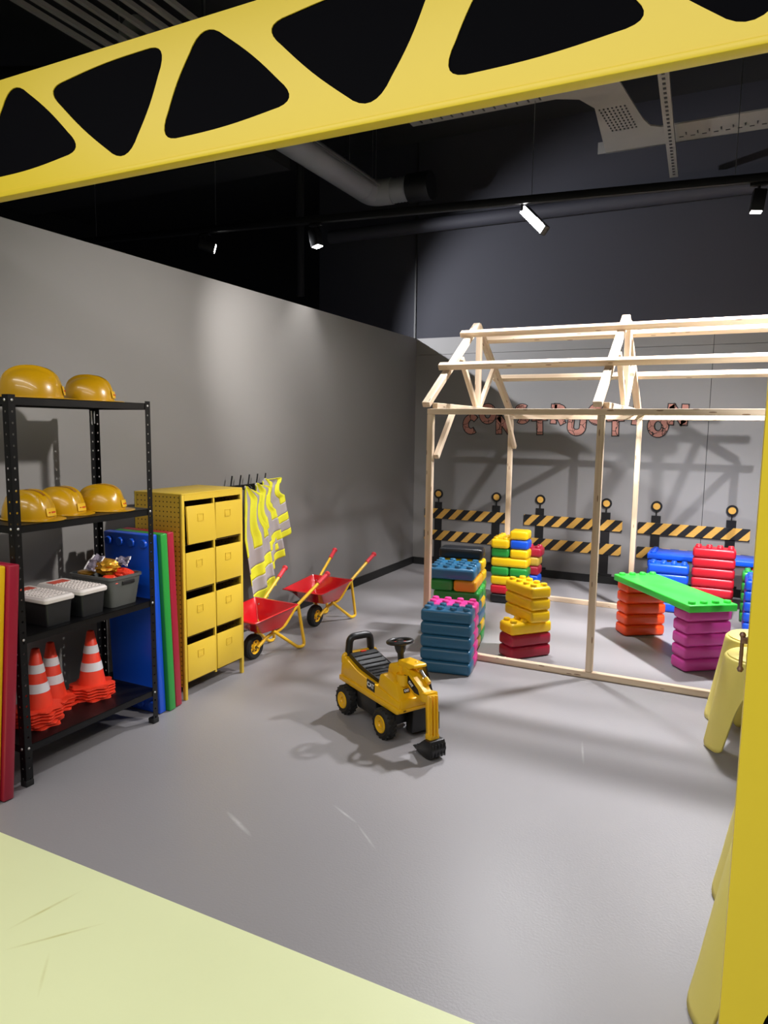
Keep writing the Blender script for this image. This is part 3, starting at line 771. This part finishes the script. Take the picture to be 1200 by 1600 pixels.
# ================================================================== WHEELBARROWS
def wheelbarrow(x, y, ang, label):
    t = thing('toy_wheelbarrow', label, 'wheelbarrow', (x, y, 0), R(ang), 'toy wheelbarrows along the wall')
    def rr(y0, y1, h0, h1, z0, z1, r):
        out = []; yc = (y0+y1)/2
        for (px, py) in rrect(1, (y1-y0)/2, r):
            k = (py+(y1-y0)/2)/(y1-y0); out.append(Vector((px*(h0+(h1-h0)*k), yc+py, z0+(z1-z0)*k)))
        return out
    m = MB(); m.loft([rr(-.205, .275, .20, .215, .335, .375, .06), rr(-.185, .262, .188, .203, .338, .374, .055), rr(-.11, .235, .150, .165, .29, .30, .05), rr(-.03, .20, .115, .125, .215, .215, .045)], cap1=True)
    o = m.build('tray', 'barrow_red', t); solid(o, .004)
    m = MB()
    for px, py, pz in ((.15, .243, .335), (-.15, .243, .335), (.13, -.09, .297), (-.13, -.09, .297)): m.lathe([(0, .004), (.005, .003), (.007, 0)], 8, Matrix.Translation((px, py, pz)) @ Matrix.Rotation(R(55 if py > 0 else -45), 4, 'X'))
    m.build('rivets', 'zinc', t)
    for s in (-1, 1):
        MB().tube(round_path([(s*.045, 0, .092), (s*.055, .10, .155), (s*.12, .20, .20), (s*.16, .30, .345), (s*.195, .55, .49)], .05), .0125, 10).build('side_tube', 'barrow_yellow', t)
        MB().tube(round_path([(s*.105, .10, .20), (s*.142, .355, .0135), (s*.146, .425, .0135), (s*.15, .34, .345)], .055, 7), .0125, 10).build('leg', 'barrow_yellow', t)
        a = Vector((s*.192, .535, .482)); b = Vector((s*.21, .645, .545)); d = (b-a).normalized()
        g = MB().cyl(a, b-d*.02, .0175, .0165, 12); g.lathe([(.0165, -.024), (.022, -.018), (.024, -.006), (.018, .004), (0, .008)], 14, Matrix.Translation(b) @ d.to_track_quat('Z', 'Y').to_matrix().to_4x4()); g.build('grip', 'grip_red', t)
    MB().cyl((-.05, 0, .092), (.05, 0, .092), .007, n=10).build('axle', 'steel', t)
    MY = Matrix.Translation((0, 0, .092)) @ Matrix.Rotation(PI/2, 4, 'Y')
    MB().lathe([(.052, -.028), (.078, -.031), (.090, -.020), (.092, 0), (.090, .020), (.078, .031), (.052, .028), (.050, 0), (.052, -.028)], 32, MY).build('tyre', 'rubber', t)
    w_ = MB().lathe([(.012, -.030), (.020, -.028), (.024, -.012), (.046, -.014), (.052, -.026), (.053, .026), (.046, .014), (.024, .012), (.020, .028), (.012, .030)], 24, MY).build('wheel_hub', 'barrow_yellow', t)
    m = MB()
    for k in range(6):
        an = k*PI/3
        for sx in (-1, 1): m.cyl((sx*.0125, .035*math.cos(an), .092+.035*math.sin(an)), (sx*.0145, .035*math.cos(an), .092+.035*math.sin(an)), .007, n=8)
    m.build('hub_holes', 'panel_black', w_)
wheelbarrow(-3.085, 4.955, -2, 'red toy wheelbarrow standing farther back along the wall')
wheelbarrow(-3.03, 4.02, -4, 'red toy wheelbarrow half hidden behind the yellow locker')

# ================================================================== RIDE-ON DIGGER
dg_ = thing('ride_on_digger', 'yellow and black ride-on toy digger with steering wheel and bucket arm', 'toy vehicle', (-1.715, 3.50, 0), R(-29.6))
SIDE = lambda y: Matrix(((1, 0, 0, 0), (0, 0, -1, y), (0, 1, 0, 0), (0, 0, 0, 1)))     # local xy -> xz, extrudes to -y from y
def part(mb, name, mat, parent=dg_): return mb.build(name, mat, parent)
part(MB().box((0, 0, .125), (.46, .17, .11), bev=.012), 'chassis', 'cart_black')
for s in (-1, 1): part(MB().box((.0, s*.10, .125), (.20, .04, .10), bev=.01), 'step_panel', 'cart_black')
hull = [(-.283, .190), (.295, .178), (.318, .192), (.318, .235), (.12, .262), (.02, .268), (-.10, .285), (-.20, .316), (-.245, .330), (-.272, .325), (-.288, .21)]
hb = part(MB().prism(hull, SIDE(.12), .24, bev=.010), 'hull', 'cart_yellow')
part(MB().prism([(-.292, .180), (.305, .168), (.324, .176), (.324, .196), (.3, .205), (-.290, .212)], SIDE(.128), .256, bev=.006), 'hull_rim', 'cart_yellow')
# seat with ribs
seat = part(MB().prism([(-.235, .30), (.085, .262), (.085, .290), (.02, .296), (-.08, .306), (-.17, .335), (-.225, .352), (-.24, .345)], SIDE(.092), .184, bev=.006), 'seat', 'cart_black')
for k, (x, z) in enumerate(((-.185, .3425), (-.145, .329), (-.105, .3165), (-.065, .3075), (-.028, .303), (.008, .2995), (.042, .297))):
    MB().box((x, 0, z), (.010, .165, .007), rot=Matrix.Rotation(R(12 if k < 3 else 5), 3, 'Y'), bev=.002, seg=1).build('seat_rib', 'steel' if False else 'cart_black', seat)
MB().box((-.222, 0, .352), (.014, .035, .008), bev=.002).build('tab', 'cone_orange', seat)
part(MB().tube(round_path([(-.262, -.112, .29), (-.262, -.112, .338), (-.262, .112, .338), (-.262, .112, .29)], .03), .014, 10), 'rear_rail', 'cart_yellow')
bh = MB(); pth = round_path([(-.262, -.080, .32), (-.262, -.070, .437), (-.262, .070, .437), (-.262, .080, .32)], .035, 6); bh.tube(pth, .022, 12); part(bh, 'back_handle', 'cart_black')
# front console
con = [(.10, .262), (.12, .335), (.15, .345), (.275, .325), (.312, .235), (.312, .19), (.10, .20)]
part(MB().prism(con, SIDE(.112), .224, bev=.012), 'console', 'cart_yellow')
part(MB().prism([(.105, .30), (.125, .385), (.16, .40), (.225, .395), (.25, .32), (.25, .30)], SIDE(.055), .11, bev=.010), 'console_top', 'cart_yellow')
part(MB().box((.315, 0, .222), (.022, .215, .05), bev=.006), 'bumper', 'cart_yellow')
part(MB().lathe([(0, .36), (.034, .36), (.036, .37), (.036, .31), (0, .30)], 20, Matrix.Translation((.262, -.055, -.0))), 'lamp_turret', 'cart_yellow')
st = Matrix.Translation((.168, 0, .395)) @ Matrix.Rotation(R(-8), 4, 'Y')
part(MB().lathe([(.018, 0), (.018, .05), (.024, .058), (.030, .075), (.034, .098), (.022, .106), (0, .106)], 20, st), 'steering_column', 'cart_black')
sw = MB(); C0 = st @ Matrix.Translation((0, 0, .115))
sw.tube([C0 @ Vector((.066*math.cos(2*PI*k/32), .066*math.sin(2*PI*k/32), 0)) for k in range(32)], .0115, 10, closed=True)
for k in range(3):
    a = 2*PI*k/3+.5; sw.box(C0 @ Vector((.034*math.cos(a), .034*math.sin(a), -.003)), (.066, .016, .008), rot=(C0.to_3x3() @ Matrix.Rotation(a, 3, 'Z')), bev=.002)
wheel_ = part(sw, 'steering_wheel', 'cart_black')
MB().lathe([(0, .010), (.020, .008), (.026, -.004), (.026, -.010)], 18, C0).build('horn_cap', 'cart_black', wheel_)
MB().box(C0 @ Vector((0, 0, .011)), (.018, .018, .003), rot=C0.to_3x3()).build('badge', 'steel', wheel_)
for a in (.5, .5+2*PI/3, .5+4*PI/3):
    MB().box(C0 @ Vector((.040*math.cos(a), .040*math.sin(a), .0022)), (.030, .009, .003), rot=(C0.to_3x3() @ Matrix.Rotation(a, 3, 'Z'))).build('spoke_inlay', 'grip_red', wheel_)
# wheels
tyre_me = None
MX = Matrix.Rotation(PI/2, 4, 'X')
tm = MB().lathe([(.047, -.030), (.066, -.034), (.079, -.026), (.084, -.012), (.084, .012), (.079, .026), (.066, .034), (.047, .030), (.044, 0), (.047, -.030)], 32, MX)
for k in range(18):
    a = 2*PI*k/18
    for s in (-1, 1): tm.box((.0815*math.cos(a), s*.014, .0815*math.sin(a)), (.010, .022, .012), rot=Matrix.Rotation(-a, 3, 'Y') @ Matrix.Rotation(s*.5, 3, 'X'))
tyre_me = mesh_of(tm, 'tyre', 40); tyre_me.materials.append(MATS['rubber'])
hub_me = mesh_of(MB().lathe([(0, .022), (.016, .022), (.020, .030), (.036, .030), (.044, .036), (.049, .033), (.049, -.033), (.044, -.036), (.036, -.030), (.020, -.030), (.016, -.022), (0, -.022)], 28, MX), 'hub', 40); hub_me.materials.append(MATS['cart_yellow'])
for x in (-.20, .20):
    for s in (-1, 1):
        wv = link('wheel', tyre_me, dg_, (x, s*.128, .0865)); link('hub', hub_me, wv)
    part(MB().cyl((x, -.13, .0865), (x, .13, .0865), .010, n=10), 'axle', 'steel')
for x in (-.20, .20):
    for s in (-1, 1): part(MB().box((x, s*.075, .165), (.15, .05, .035), bev=.012), 'fender', 'cart_black')
# front black apron
part(MB().prism([(.235, .03), (.292, .03), (.300, .175), (.225, .175)], SIDE(.105), .115, bev=.008), 'front_apron', 'cart_black')
# boom, dipper, bucket
YA = -.018
def bar(name, a, b, w, h, mat, bev=.006, parent=dg_):
    a = Vector(a); b = Vector(b); q = (b-a).to_track_quat('X', 'Z').to_matrix()
    return MB().box((a+b)/2, ((b-a).length, w, h), rot=q, bev=bev).build(name, mat, parent)
boom = part(MB().prism([(.175, .36), (.19, .425), (.335, .432), (.345, .415), (.27, .395), (.26, .35)], SIDE(YA+.065), .085, bev=.008), 'boom_head', 'cart_yellow')
bo = part(MB().prism([(.215, .36), (.255, .405), (.30, .395), (.40, .335), (.455, .315), (.462, .275), (.43, .262), (.345, .275), (.25, .325)], SIDE(YA+.022), .050, bev=.007), 'boom', 'cart_yellow')
MB().prism([(.262, .362), (.30, .368), (.385, .318), (.40, .292), (.36, .292), (.28, .335)], SIDE(YA-.0285), .003).build('boom_decal', 'panel_black', bo)
ph_ = part(MB().cyl((.285, YA+.030, .425), (.33, YA+.030, .395), .014, n=14), 'boom_cylinder', 'cart_yellow')
MB().cyl((.33, YA+.030, .395), (.375, YA+.030, .365), .009, n=12).build('piston', 'steel', ph_)
MB().cyl((.375, YA+.030, .365), (.405, YA+.030, .347), .014, n=12).build('piston_eye', 'cart_yellow', ph_)
bar('elbow_block', (.42, YA, .29), (.475, YA, .30), .075, .050, 'cart_yellow')
dip = bar('dipper', (.462, YA, .31), (.505, YA-.022, .105), .056, .052, 'cart_yellow')
for dy in (-.021, .0, .021):
    bar('dipper_rib', (.482, YA+dy, .31), (.520, YA-.022+dy, .115), .007, .058, 'cart_yellow', .002, dip)
bar('chrome_rod', (.508, YA+.012, .235), (.524, YA+.002, .15), .014, .012, 'steel', .002, dip)
part(MB().box((.512, YA-.026, .10), (.05, .062, .055), bev=.010), 'bucket_link', 'cart_yellow')
bk = MB()
def bprof(w_): return [(.555, .105), (.572, .06), (.560, .015), (.515, .004), (.455, .012), (.425, .035), (.452, .052), (.485, .075), (.50, .10)]
bk.prism(bprof(0), SIDE(YA-.026+.048), .096, bev=.006)
bu = part(bk, 'bucket', 'cart_black')
for k in range(4):
    y = YA-.026-.036+k*.024; MB().prism([(.44, .018), (.405, .030), (.41, .036), (.445, .046)], SIDE(y+.007), .014).build('tooth', 'cart_black', bu)
for k in range(5):
    y = YA-.026-.04+k*.02; MB().box((.568, y, .055), (.006, .004, .07), bev=.001, seg=1).build('bucket_rib', 'cart_black', bu)
# side window, plates with lettering
part(MB().prism([(.20, .385), (.255, .385), (.315, .25), (.305, .225), (.255, .262), (.19, .30)], SIDE(.112), .012, bev=.003), 'side_window', 'glass_dark')
def plate(name, M, w_, h_, txt, size, parent=dg_):
    m = MB(); m.prism([(-w_/2, -h_/2), (w_/2, -h_/2), (w_/2, h_/2), (-w_/2, h_/2)], M, .003); p = m.build(name, 'panel_black', parent, smooth=False)
    if txt:
        me = text_mesh(txt, size, .0006, .0012); me.materials.clear(); me.materials.append(MATS['cart_text']); me.transform(M @ Matrix.Translation((0, 0, .0036))); link('lettering', me, p)
plate('side_plate', Matrix(((1, 0, 0, .048), (0, 0, -1, -.1195), (-.06, 1, 0, .248), (0, 0, 0, 1))), .078, .054, 'CAT', .036)
plate('front_plate', Matrix(((0, 0, 1, .2945), (1, 0, 0, -.055), (0, 1, 0, .285), (0, 0, 0, 1))) @ Matrix.Rotation(R(-18), 4, 'X'), .036, .022, 'CAT', .015)
plate('boom_plate', Matrix(((.86, -.5, 0, .325), (0, 0, -1, YA-.031), (-.5, -.86, 0, .335), (0, 0, 0, 1))) @ Matrix.Rotation(PI, 4, 'X') @ Matrix.Rotation(PI, 4, 'Y') @ Matrix.Rotation(PI, 4, 'Z') if False else
      Matrix(((.86, .5, 0, .330), (0, 0, -1, YA-.031), (-.5, .86, 0, .332), (0, 0, 0, 1))), .05, .024, 'CAT', .02)
me = text_mesh('380', .013, .0005); me.materials.clear(); me.materials.append(MATS['panel_black']); me.transform(Matrix(((0, 0, 1, .3245), (1, 0, 0, -.085), (0, 1, 0, .186), (0, 0, 0, 1)))); tag(link('lettering', me, dg_), 'small dark lettering on the front rim', None)

# ================================================================== WALL BARRIERS AND LETTERS
def barrier(x0, x1, label):
    xc = (x0+x1)/2; t = thing('barrier_cutout', label, 'barrier', (xc, YB, .09), 0, 'plywood road barriers on the back wall')
    for zc in (.651, .386):
        MB().box((0, 0, 0), (x1-x0, .008, .122), bev=.0015, seg=1).build('striped_board', 'hazard_print', t, (0, -.016, zc-.09), smooth=False)
    for s in (-1, 1):
        px = s*((x1-x0)/2-.176)
        MB().box((px, -.006, .35), (.092, .010, .70)).build('upright', 'panel_black', t, smooth=False)
        MB().box((px, -.007, .012), (.18, .012, .022)).build('foot', 'panel_black', t, smooth=False)
        MB().box((px, -.006, .72), (.014, .008, .07)).build('lamp_stem', 'panel_black', t, smooth=False)
        r_ = MB().lathe([(.036, -.006), (.056, -.006), (.056, .006), (.036, .006)], 28, Matrix.Translation((px, -.008, .80)) @ Matrix.Rotation(PI/2, 4, 'X')).build('lamp_ring', 'panel_black', t)
        MB().lathe([(0, -.004), (.041, -.004), (.041, .004), (0, .004)], 28, Matrix.Translation((px, -.008, .80)) @ Matrix.Rotation(PI/2, 4, 'X')).build('lamp_disc', 'amber_print', t)
pm('amber_print', (224, 172, 78), .55, var=.15, vscale=40)
barrier(-3.353, -2.273, 'black and yellow striped plywood barrier nearest the room corner')
barrier(-2.110, -1.031, 'black and yellow striped plywood barrier in the middle of the back wall')
barrier(-.870, .199, 'black and yellow striped plywood barrier behind the red brick stack')
def arc(cx, cy, rx, ry, a0, a1, n=14): return [(cx+rx*math.cos(R(a0+(a1-a0)*k/n)), cy+ry*math.sin(R(a0+(a1-a0)*k/n))) for k in range(n+1)]
HW, HHT = .066, .084
GLYPH = {'C': [arc(.008, 0, .070, HHT, 48, 312)], 'O': [arc(0, 0, .070, HHT, 0, 360, 22)],
         'N': [[(-HW, -HHT-.02), (-HW, HHT+.02)], [(-HW, HHT+.005), (HW, -HHT-.005)], [(HW, -HHT-.02), (HW, HHT+.02)]],
         'S': [arc(0, .040, .050, .040, 35, 250, 10)+arc(0, -.040, .052, .040, 70, -145, 10)],
         'T': [[(0, -HHT-.022), (0, HHT)], [(-HW-.018, HHT-.004), (HW+.018, HHT-.004)]],
         'R': [[(-.05, -HHT-.02), (-.05, HHT+.02)], [(-.05, HHT-.004), (.005, HHT-.004)]+arc(.005, .036, .044, .038, 90, -90, 8)+[(-.05, -.002)], [(.0, -.005), (.058, -HHT-.02)]],
         'U': [[(-HW, HHT+.02), (-HW, -.02)]+arc(0, -.022, HW, .058, 180, 360, 10)+[(HW, HHT+.02)]], 'I': [[(0, -HHT-.022), (0, HHT+.022)]]}
def ribbon(m, pts, wd, yy, dp, ext, rot):
    P = [Vector(p) for p in pts]; closed = (P[0]-P[-1]).length < 1e-4
    if ext and not closed: P[0] = P[0]+(P[0]-P[1]).normalized()*ext; P[-1] = P[-1]+(P[-1]-P[-2]).normalized()*ext
    a = []; b = []; n = len(P)
    for i, p in enumerate(P):
        q0 = P[i-1] if i else (P[-2] if closed else p); q1 = P[i+1] if i < n-1 else (P[1] if closed else p)
        t = (q1-q0).normalized(); nn = Vector((-t.y, t.x))*wd/2
        a.append(p+nn); b.append(p-nn)
    c, s_ = math.cos(rot), math.sin(rot)
    def w3(v, y): return Vector((v.x*c-v.y*s_, y, v.x*s_+v.y*c))
    R4 = [[w3(a[i], yy), w3(b[i], yy), w3(b[i], yy-dp), w3(a[i], yy-dp)] for i in range(n)]
    m.loft(R4, cap0=True, cap1=True)
word = 'CONSTRUCTION'; seen = {}
tot = {c: word.count(c) for c in word}
for i, ch in enumerate(word):
    x = -2.795+i*.2045+(.02 if i in (10,) else 0); hi = i % 2 == 1; z = 1.853 if hi else 1.732
    seen[ch] = seen.get(ch, 0)+1
    which = '' if tot[ch] == 1 else ('first ' if seen[ch] == 1 else 'second ')
    t = thing('wall_letter', f'{which}letter {ch} in cracked salmon paint on the back wall', 'letter', (x, YB, z), 0, 'letters of the word on the back wall')
    for nm, wd, yy, dp, mt in (('letter_outline', .080, -.0005, .003, 'panel_black'), ('letter_face', .060, -.0035, .002, 'letter_print')):
        m = MB()
        for st0 in GLYPH[ch]: ribbon(m, st0, wd, yy, dp, .010 if wd > .07 else 0, R((-6, 4, 2, 7, 3, -2, -4, 5, 2, -4, 3, -2)[i]))
        m.build(nm, mt, t, smooth=False)

# ================================================================== STOOLS
def stool_mesh():
    H, RT, RB = .50, .168, .262; m = MB(); NT, NZ = 108, 22; cols = []
    def rad(z): k = z/H; return RB+(RT-RB)*k**.85
    for k in range(NT):
        th = 2*PI*k/NT; d = abs(((th*3/(2*PI)+.5) % 1)-.5)*2     # 0 at a leg centre, 1 between legs
        if d < .30: zb = .030*(d/.30)**5
        else:
            a = (1-d)/.70; zb = .37*math.sqrt(max(0, 1-a**2.6)); zb = max(zb, .03)
        col = []
        for j in range(NZ+1):
            z = zb+(H-.016-zb)*(j/NZ); col.append(Vector((rad(z)*math.cos(th), rad(z)*math.sin(th), z)))
        col.append(Vector(((RT-.003)*math.cos(th), (RT-.003)*math.sin(th), H-.009)))
        col.append(Vector(((RT-.022)*math.cos(th), (RT-.022)*math.sin(th), H-.008)))
        cols.append(col)
    rings = [[c[j] for c in cols] for j in range(len(cols[0]))]
    m.loft(rings); sh = mesh_of(m, 'shell', 50)
    m = MB(); m.lathe([(RT-.011, H-.0105), (RT-.011, H-.002), (RT-.014, H), (0, H)], 64); top = mesh_of(m, 'seat', 50)
    for me in (sh, top): me.materials.append(MATS['stool_yellow'])
    return sh, top
STS, STT = stool_mesh()
def stool(x, y, ang, label):
    t = thing('plastic_stool', label, 'stool', (x, y, .006), R(ang), 'moulded pale yellow stools')
    a = link('shell', STS, t); solid(a, .012, -1); link('seat', STT, t)
    for k in range(3):
        th = 2*PI*k/3; MB().cyl((.248*math.cos(th), .248*math.sin(th), -.005), (.248*math.cos(th), .248*math.sin(th), .012), .010, n=10).build('glide', 'steel', t)
stool(.195, 4.125, 216, 'pale yellow moulded stool in front of the timber sill, nearer of the two there')
stool(.195, 4.52, 206, 'pale yellow moulded stool touching the timber sill, behind its twin')
stool(.235, 2.15, 204, 'pale yellow moulded stool closest to the viewer, right behind the yellow tower')
stool(.285, 2.745, 204, 'pale yellow moulded stool of which only a leg edge shows beside the tower')

# ================================================================== CEILING: TRACK, LAMPS, DUCTS, TRAYS
TA, TB = Vector((-7.0, 5.03, 3.47)), Vector((2.2, 6.12, 3.47))
def tp(x): k = (x-TA.x)/(TB.x-TA.x); return TA+(TB-TA)*k
trk = thing('lighting_track', 'black suspended lighting track crossing above the partition and the house', 'track', tuple(tp(-2.4)))
MB().box((0, 0, 0), ((TB-TA).length, .05, .06), rot=(TB-TA).to_track_quat('X', 'Z').to_matrix(), bev=.004).build('rail', 'black_steel', trk)
for x in (-5.75, -4.4, -1.55, -.12, 1.4):
    p = tp(x)-trk.location; MB().cyl(p, (p.x, p.y, 5.0-trk.location.z), .0025, n=6).build('suspension_wire', 'steel', trk)
def track_spot(x, target, label, power, angle, blend=.7, size=.03, col=(1, .97, .93), L=.15, w_=.085, mat='lamp_face', tp=tp):
    p = tp(x); t = thing('track_spotlight', label, 'spotlight', (p.x, p.y, p.z-.03), 0, 'spotlights on the tracks')
    d = (Vector(target)-p).normalized()
    MB().box((0, 0, -.012), (.12, .035, .024), bev=.003).build('adapter', 'black_steel', t)
    MB().cyl((0, 0, -.02), (0, 0, -.075), .010, n=10).build('stem', 'black_steel', t)
    q = d.to_track_quat('X', 'Z').to_matrix(); c = Vector((0, 0, -.105))+d*.02
    h = MB().box(c, (L, w_, w_), rot=q, bev=.006).build('head', 'black_steel', t)
    MB().box(c+d*(L/2+.001), (.003, w_-.016, w_-.016), rot=q).build('lens', mat, h, smooth=False)
    lt = spot(t.location+c+d*(L/2+.012), target, power, angle, blend, size, col); lt.parent = t; lt.location = c+d*(L/2+.012)
track_spot(-4.52, (-1.2, 7.9, 2.3), 'black box spotlight on the track above the partition top', 620, 80, .5, .02, (.93, .95, 1))
track_spot(-3.40, (-2.6, 5.35, 0), 'black box spotlight on the track, tilted to the right', 60, 80, .6)
track_spot(.04, (-.35, 5.8, 0), 'black box spotlight pointing straight down near the yellow tower', 860, 110, .6, .10, (.98, .97, 1))
TA2, TB2 = Vector((-3.3, 3.42, 3.47)), Vector((2.4, 3.52, 3.47))
def tp2(x): return TA2+(TB2-TA2)*((x-TA2.x)/(TB2.x-TA2.x))
trk2 = thing('lighting_track', 'second black lighting track, concealed above the yellow crane beam', 'track', tuple(tp2(-.4)))
MB().box((0, 0, 0), ((TB2-TA2).length, .04, .035), rot=(TB2-TA2).to_track_quat('X', 'Z').to_matrix(), bev=.004).build('rail', 'black_steel', trk2)
for x in (-2.9, -.4, 2.0):
    p = tp2(x)-trk2.location; MB().cyl(p, (p.x, p.y, 5.0-trk2.location.z), .0025, n=6).build('suspension_wire', 'black_steel', trk2)
track_spot(-2.30, (-3.51, 5.2, 1.95), 'spotlight of the concealed track aimed at the left wall', 290, 58, .95, .03, (1, .96, .91), tp=tp2)
track_spot(.70, (-3.3, 3.5, 1.5), 'spotlight of the concealed track aimed at the storage rack', 620, 52, .9, .09, (1, .95, .89), tp=tp2)
track_spot(1.66, (-.45, 7.2, .75), 'spotlight of the concealed track aimed at the back wall', 700, 50, .7, .035, (.98, .97, 1), tp=tp2)
p = tp(-1.62); ft = thing('track_floodlight', 'glaring white linear floodlight hanging from the track', 'floodlight', (p.x, p.y, p.z-.03))
MB().cyl((0, 0, 0), (0, 0, -.05), .010, n=10).build('stem', 'black_steel', ft)
ax = Vector((.50, -.28, -.52)).normalized(); nn = Vector((.2, -.85, -.45)); nn = (nn-ax*nn.dot(ax)).normalized(); mm = nn.cross(ax)
Q = Matrix((ax, mm, nn)).transposed(); cc = Vector((.09, -.03, -.13))
hs = MB().box(cc-nn*.03, (.32, .075, .055), rot=Q, bev=.006).build('housing', 'black_steel', ft)
MB().box(cc, (.30, .060, .004), rot=Q).build('lens', 'lamp_face_hot', hs, smooth=False)
lt = spot(ft.location+cc+nn*.03, (-1.05, 4.6, 0), 440, 104, .7, .08, (.97, .97, 1)); lt.parent = ft; lt.location = cc+nn*.03
# slatted ceiling bars at the upper left
for k, x in enumerate((-4.04, -3.93, -3.80, -3.69, -3.56, -3.44, -3.33, -3.20)):
    tag(MB().box((x, 3.9, 4.2), (.028, 3.2, .03)).build('ceiling_slat', 'tray_grey', smooth=False), ['leftmost', 'second', 'third', 'fourth', 'fifth', 'sixth', 'seventh', 'rightmost'][k]+' of the parallel ceiling slats above the crane beam, counted from the left', 'ceiling slat', 'ceiling slats')
    for y in (2.6, 5.2): pass
for y in (3.86, 5.3):
    tag(MB().box((-3.62, y, 4.235), (1.0, .04, .04)).build('slat_carrier', 'black_steel', smooth=False), ('near' if y < 4 else 'far')+' black cross bar carrying the ceiling slats', 'cross bar')
for y in (3.86, 5.3):
    for x in (-4.0, -3.25): tag(MB().cyl((x, y, 4.25), (x, y, 5.0), .006, n=6).build('hanger_rod', 'steel'), ('left' if x < -3.5 else 'right')+' thin rod holding the '+('near' if y < 4 else 'far')+' slat cross bar', 'rod', 'rods of the slat cross bars')
dk = thing('ventilation_duct', 'grey spiral ventilation duct with elbow and flexible end above the partition', 'duct', (-3.82, 6.2, 4.28))
ds = MB(); pts = []; n = 120
prof = [(.135+.004*(1 if k % 2 else 0), -2.4+k*.028) for k in range(118)]
ds.lathe(prof, 22, Matrix.Rotation(-PI/2, 4, 'X')); ds.build('spiral_pipe', 'duct_grey', dk)
MB().tube(round_path([(0, .88, 0), (0, 1.12, 0), (.25, 1.14, 0)], .15, 8), .139, 20).build('elbow', 'duct_grey', dk)
MB().lathe([(.125+.006*(1 if k % 2 else 0), k*.02) for k in range(12)], 22, Matrix.Translation((.22, 1.14, 0)) @ Matrix.Rotation(PI/2, 4, 'Y')).build('flexible_sleeve', 'duct_grey', dk)
MB().lathe([(0, 0), (.15, 0), (.15, .26), (0, .26)], 22, Matrix.Translation((.45, 1.14, 0)) @ Matrix.Rotation(PI/2, 4, 'Y')).build('fan_box', 'panel_black', dk)
for y in (-1.2, .6): MB().cyl((0, y, .13), (0, y, .72), .006, n=6).build('hanger_rod', 'steel', dk)
for k, x in enumerate((-3.545, -3.505)):
    tag(MB().box((x, 5.9, 4.2), (.014, 2.0, .014)).build('rail_profile', 'zinc', smooth=False), ['left', 'right'][k]+' one of two thin steel rails beside the spiral duct', 'rail', 'steel rails beside the duct')
    tag(MB().cyl((x, 6.8, 4.207), (x, 6.8, 5.0), .003, n=6).build('rail_hanger', 'steel'), ['left', 'right'][k]+' wire holding the steel rails beside the duct', 'wire', 'wires of the steel rails')
# pipe along the back wall
tag(MB().cyl((-4.6, 7.72, 3.98), (1.8, 7.72, 3.98), .075, n=18).build('wall_pipe', 'wall_dark'), 'dark painted pipe running along the back wall behind the track', 'pipe')
tag(MB().cyl((-5.15, 7.9, 3.35), (-5.15, 7.9, 5.0), .05, n=14).build('wall_pipe', 'wall_black'), 'black vertical pipe left of the wall corner', 'pipe')
# cable trays
tr = thing('cable_tray', 'grey perforated cable tray with a wide angled branch below the ceiling', 'cable tray', (-1.2, 6.2, 4.2))
def tray_slab(name, poly, th=.012):
    m = MB(); m.prism([(x+1.2, y-6.2) for x, y in poly], Matrix(), th); return m.build(name, 'tray_grey', tr, smooth=False)
tray_slab('branch_plate', [(-2.6, 5.25), (-1.0, 5.25), (-.93, 5.55), (-.84, 6.35), (-.80, 6.52), (-.72, 6.58), (.9, 6.58), (.9, 6.95), (-1.23, 6.99), (-1.16, 6.0), (-1.24, 5.80), (-1.40, 5.72), (-2.6, 5.72)])
m = MB()
for i in range(7):
    for j in range(9): m.box((.07+i*.032+.004*j, -.15+j*.055, -.002), (.012, .022, .004))
m.build('slots', 'panel_black', tr, smooth=False)
m = MB()
for i in range(16): m.box((.62+i*.09, .66, -.002), (.035, .010, .004)); m.box((.66+i*.09, .60, -.002), (.010, .05, .004))
for i in range(12): m.box((-1.3+i*.09, -.55, -.002), (.012, .06, .004))
m.build('slots', 'panel_black', tr, smooth=False)
MB().box((1.0, .77, .05), (2.2, .012, .10)).build('side_rail', 'tray_grey', tr, smooth=False)
st_ = thing('ceiling_channel', 'slotted steel channel hanging across the cable tray', 'channel', (-.65, 6.5, 4.16))
MB().box((0, 0, 0), (.075, 2.4, .04), rot=Matrix.Rotation(R(2.3), 3, 'Z')).build('channel', 'tray_grey', st_, smooth=False)
m = MB()
for i in range(30): m.box((.046-.003*i, -1.15+i*.078, -.021), (.022, .030, .004))
m.build('slots', 'panel_black', st_, smooth=False)
tag(MB().box((1.4, 5.35, 4.34), (3.6, .09, .09)).build('ceiling_beam', 'black_steel', smooth=False), 'black steel beam running above the cable tray, right side', 'beam')
tag(MB().box((-6.4, 6.3, 4.62), (4.0, .5, .5)).build('air_duct', 'ceiling_black', smooth=False), 'large black rectangular air duct under the ceiling on the left', 'duct')
tag(MB().cyl((-6.6, 3.9, 4.5), (-4.4, 4.9, 4.5), .17, n=20).build('black_pipe', 'wall_black'), 'thick black pipe in the upper left ceiling corner', 'pipe')
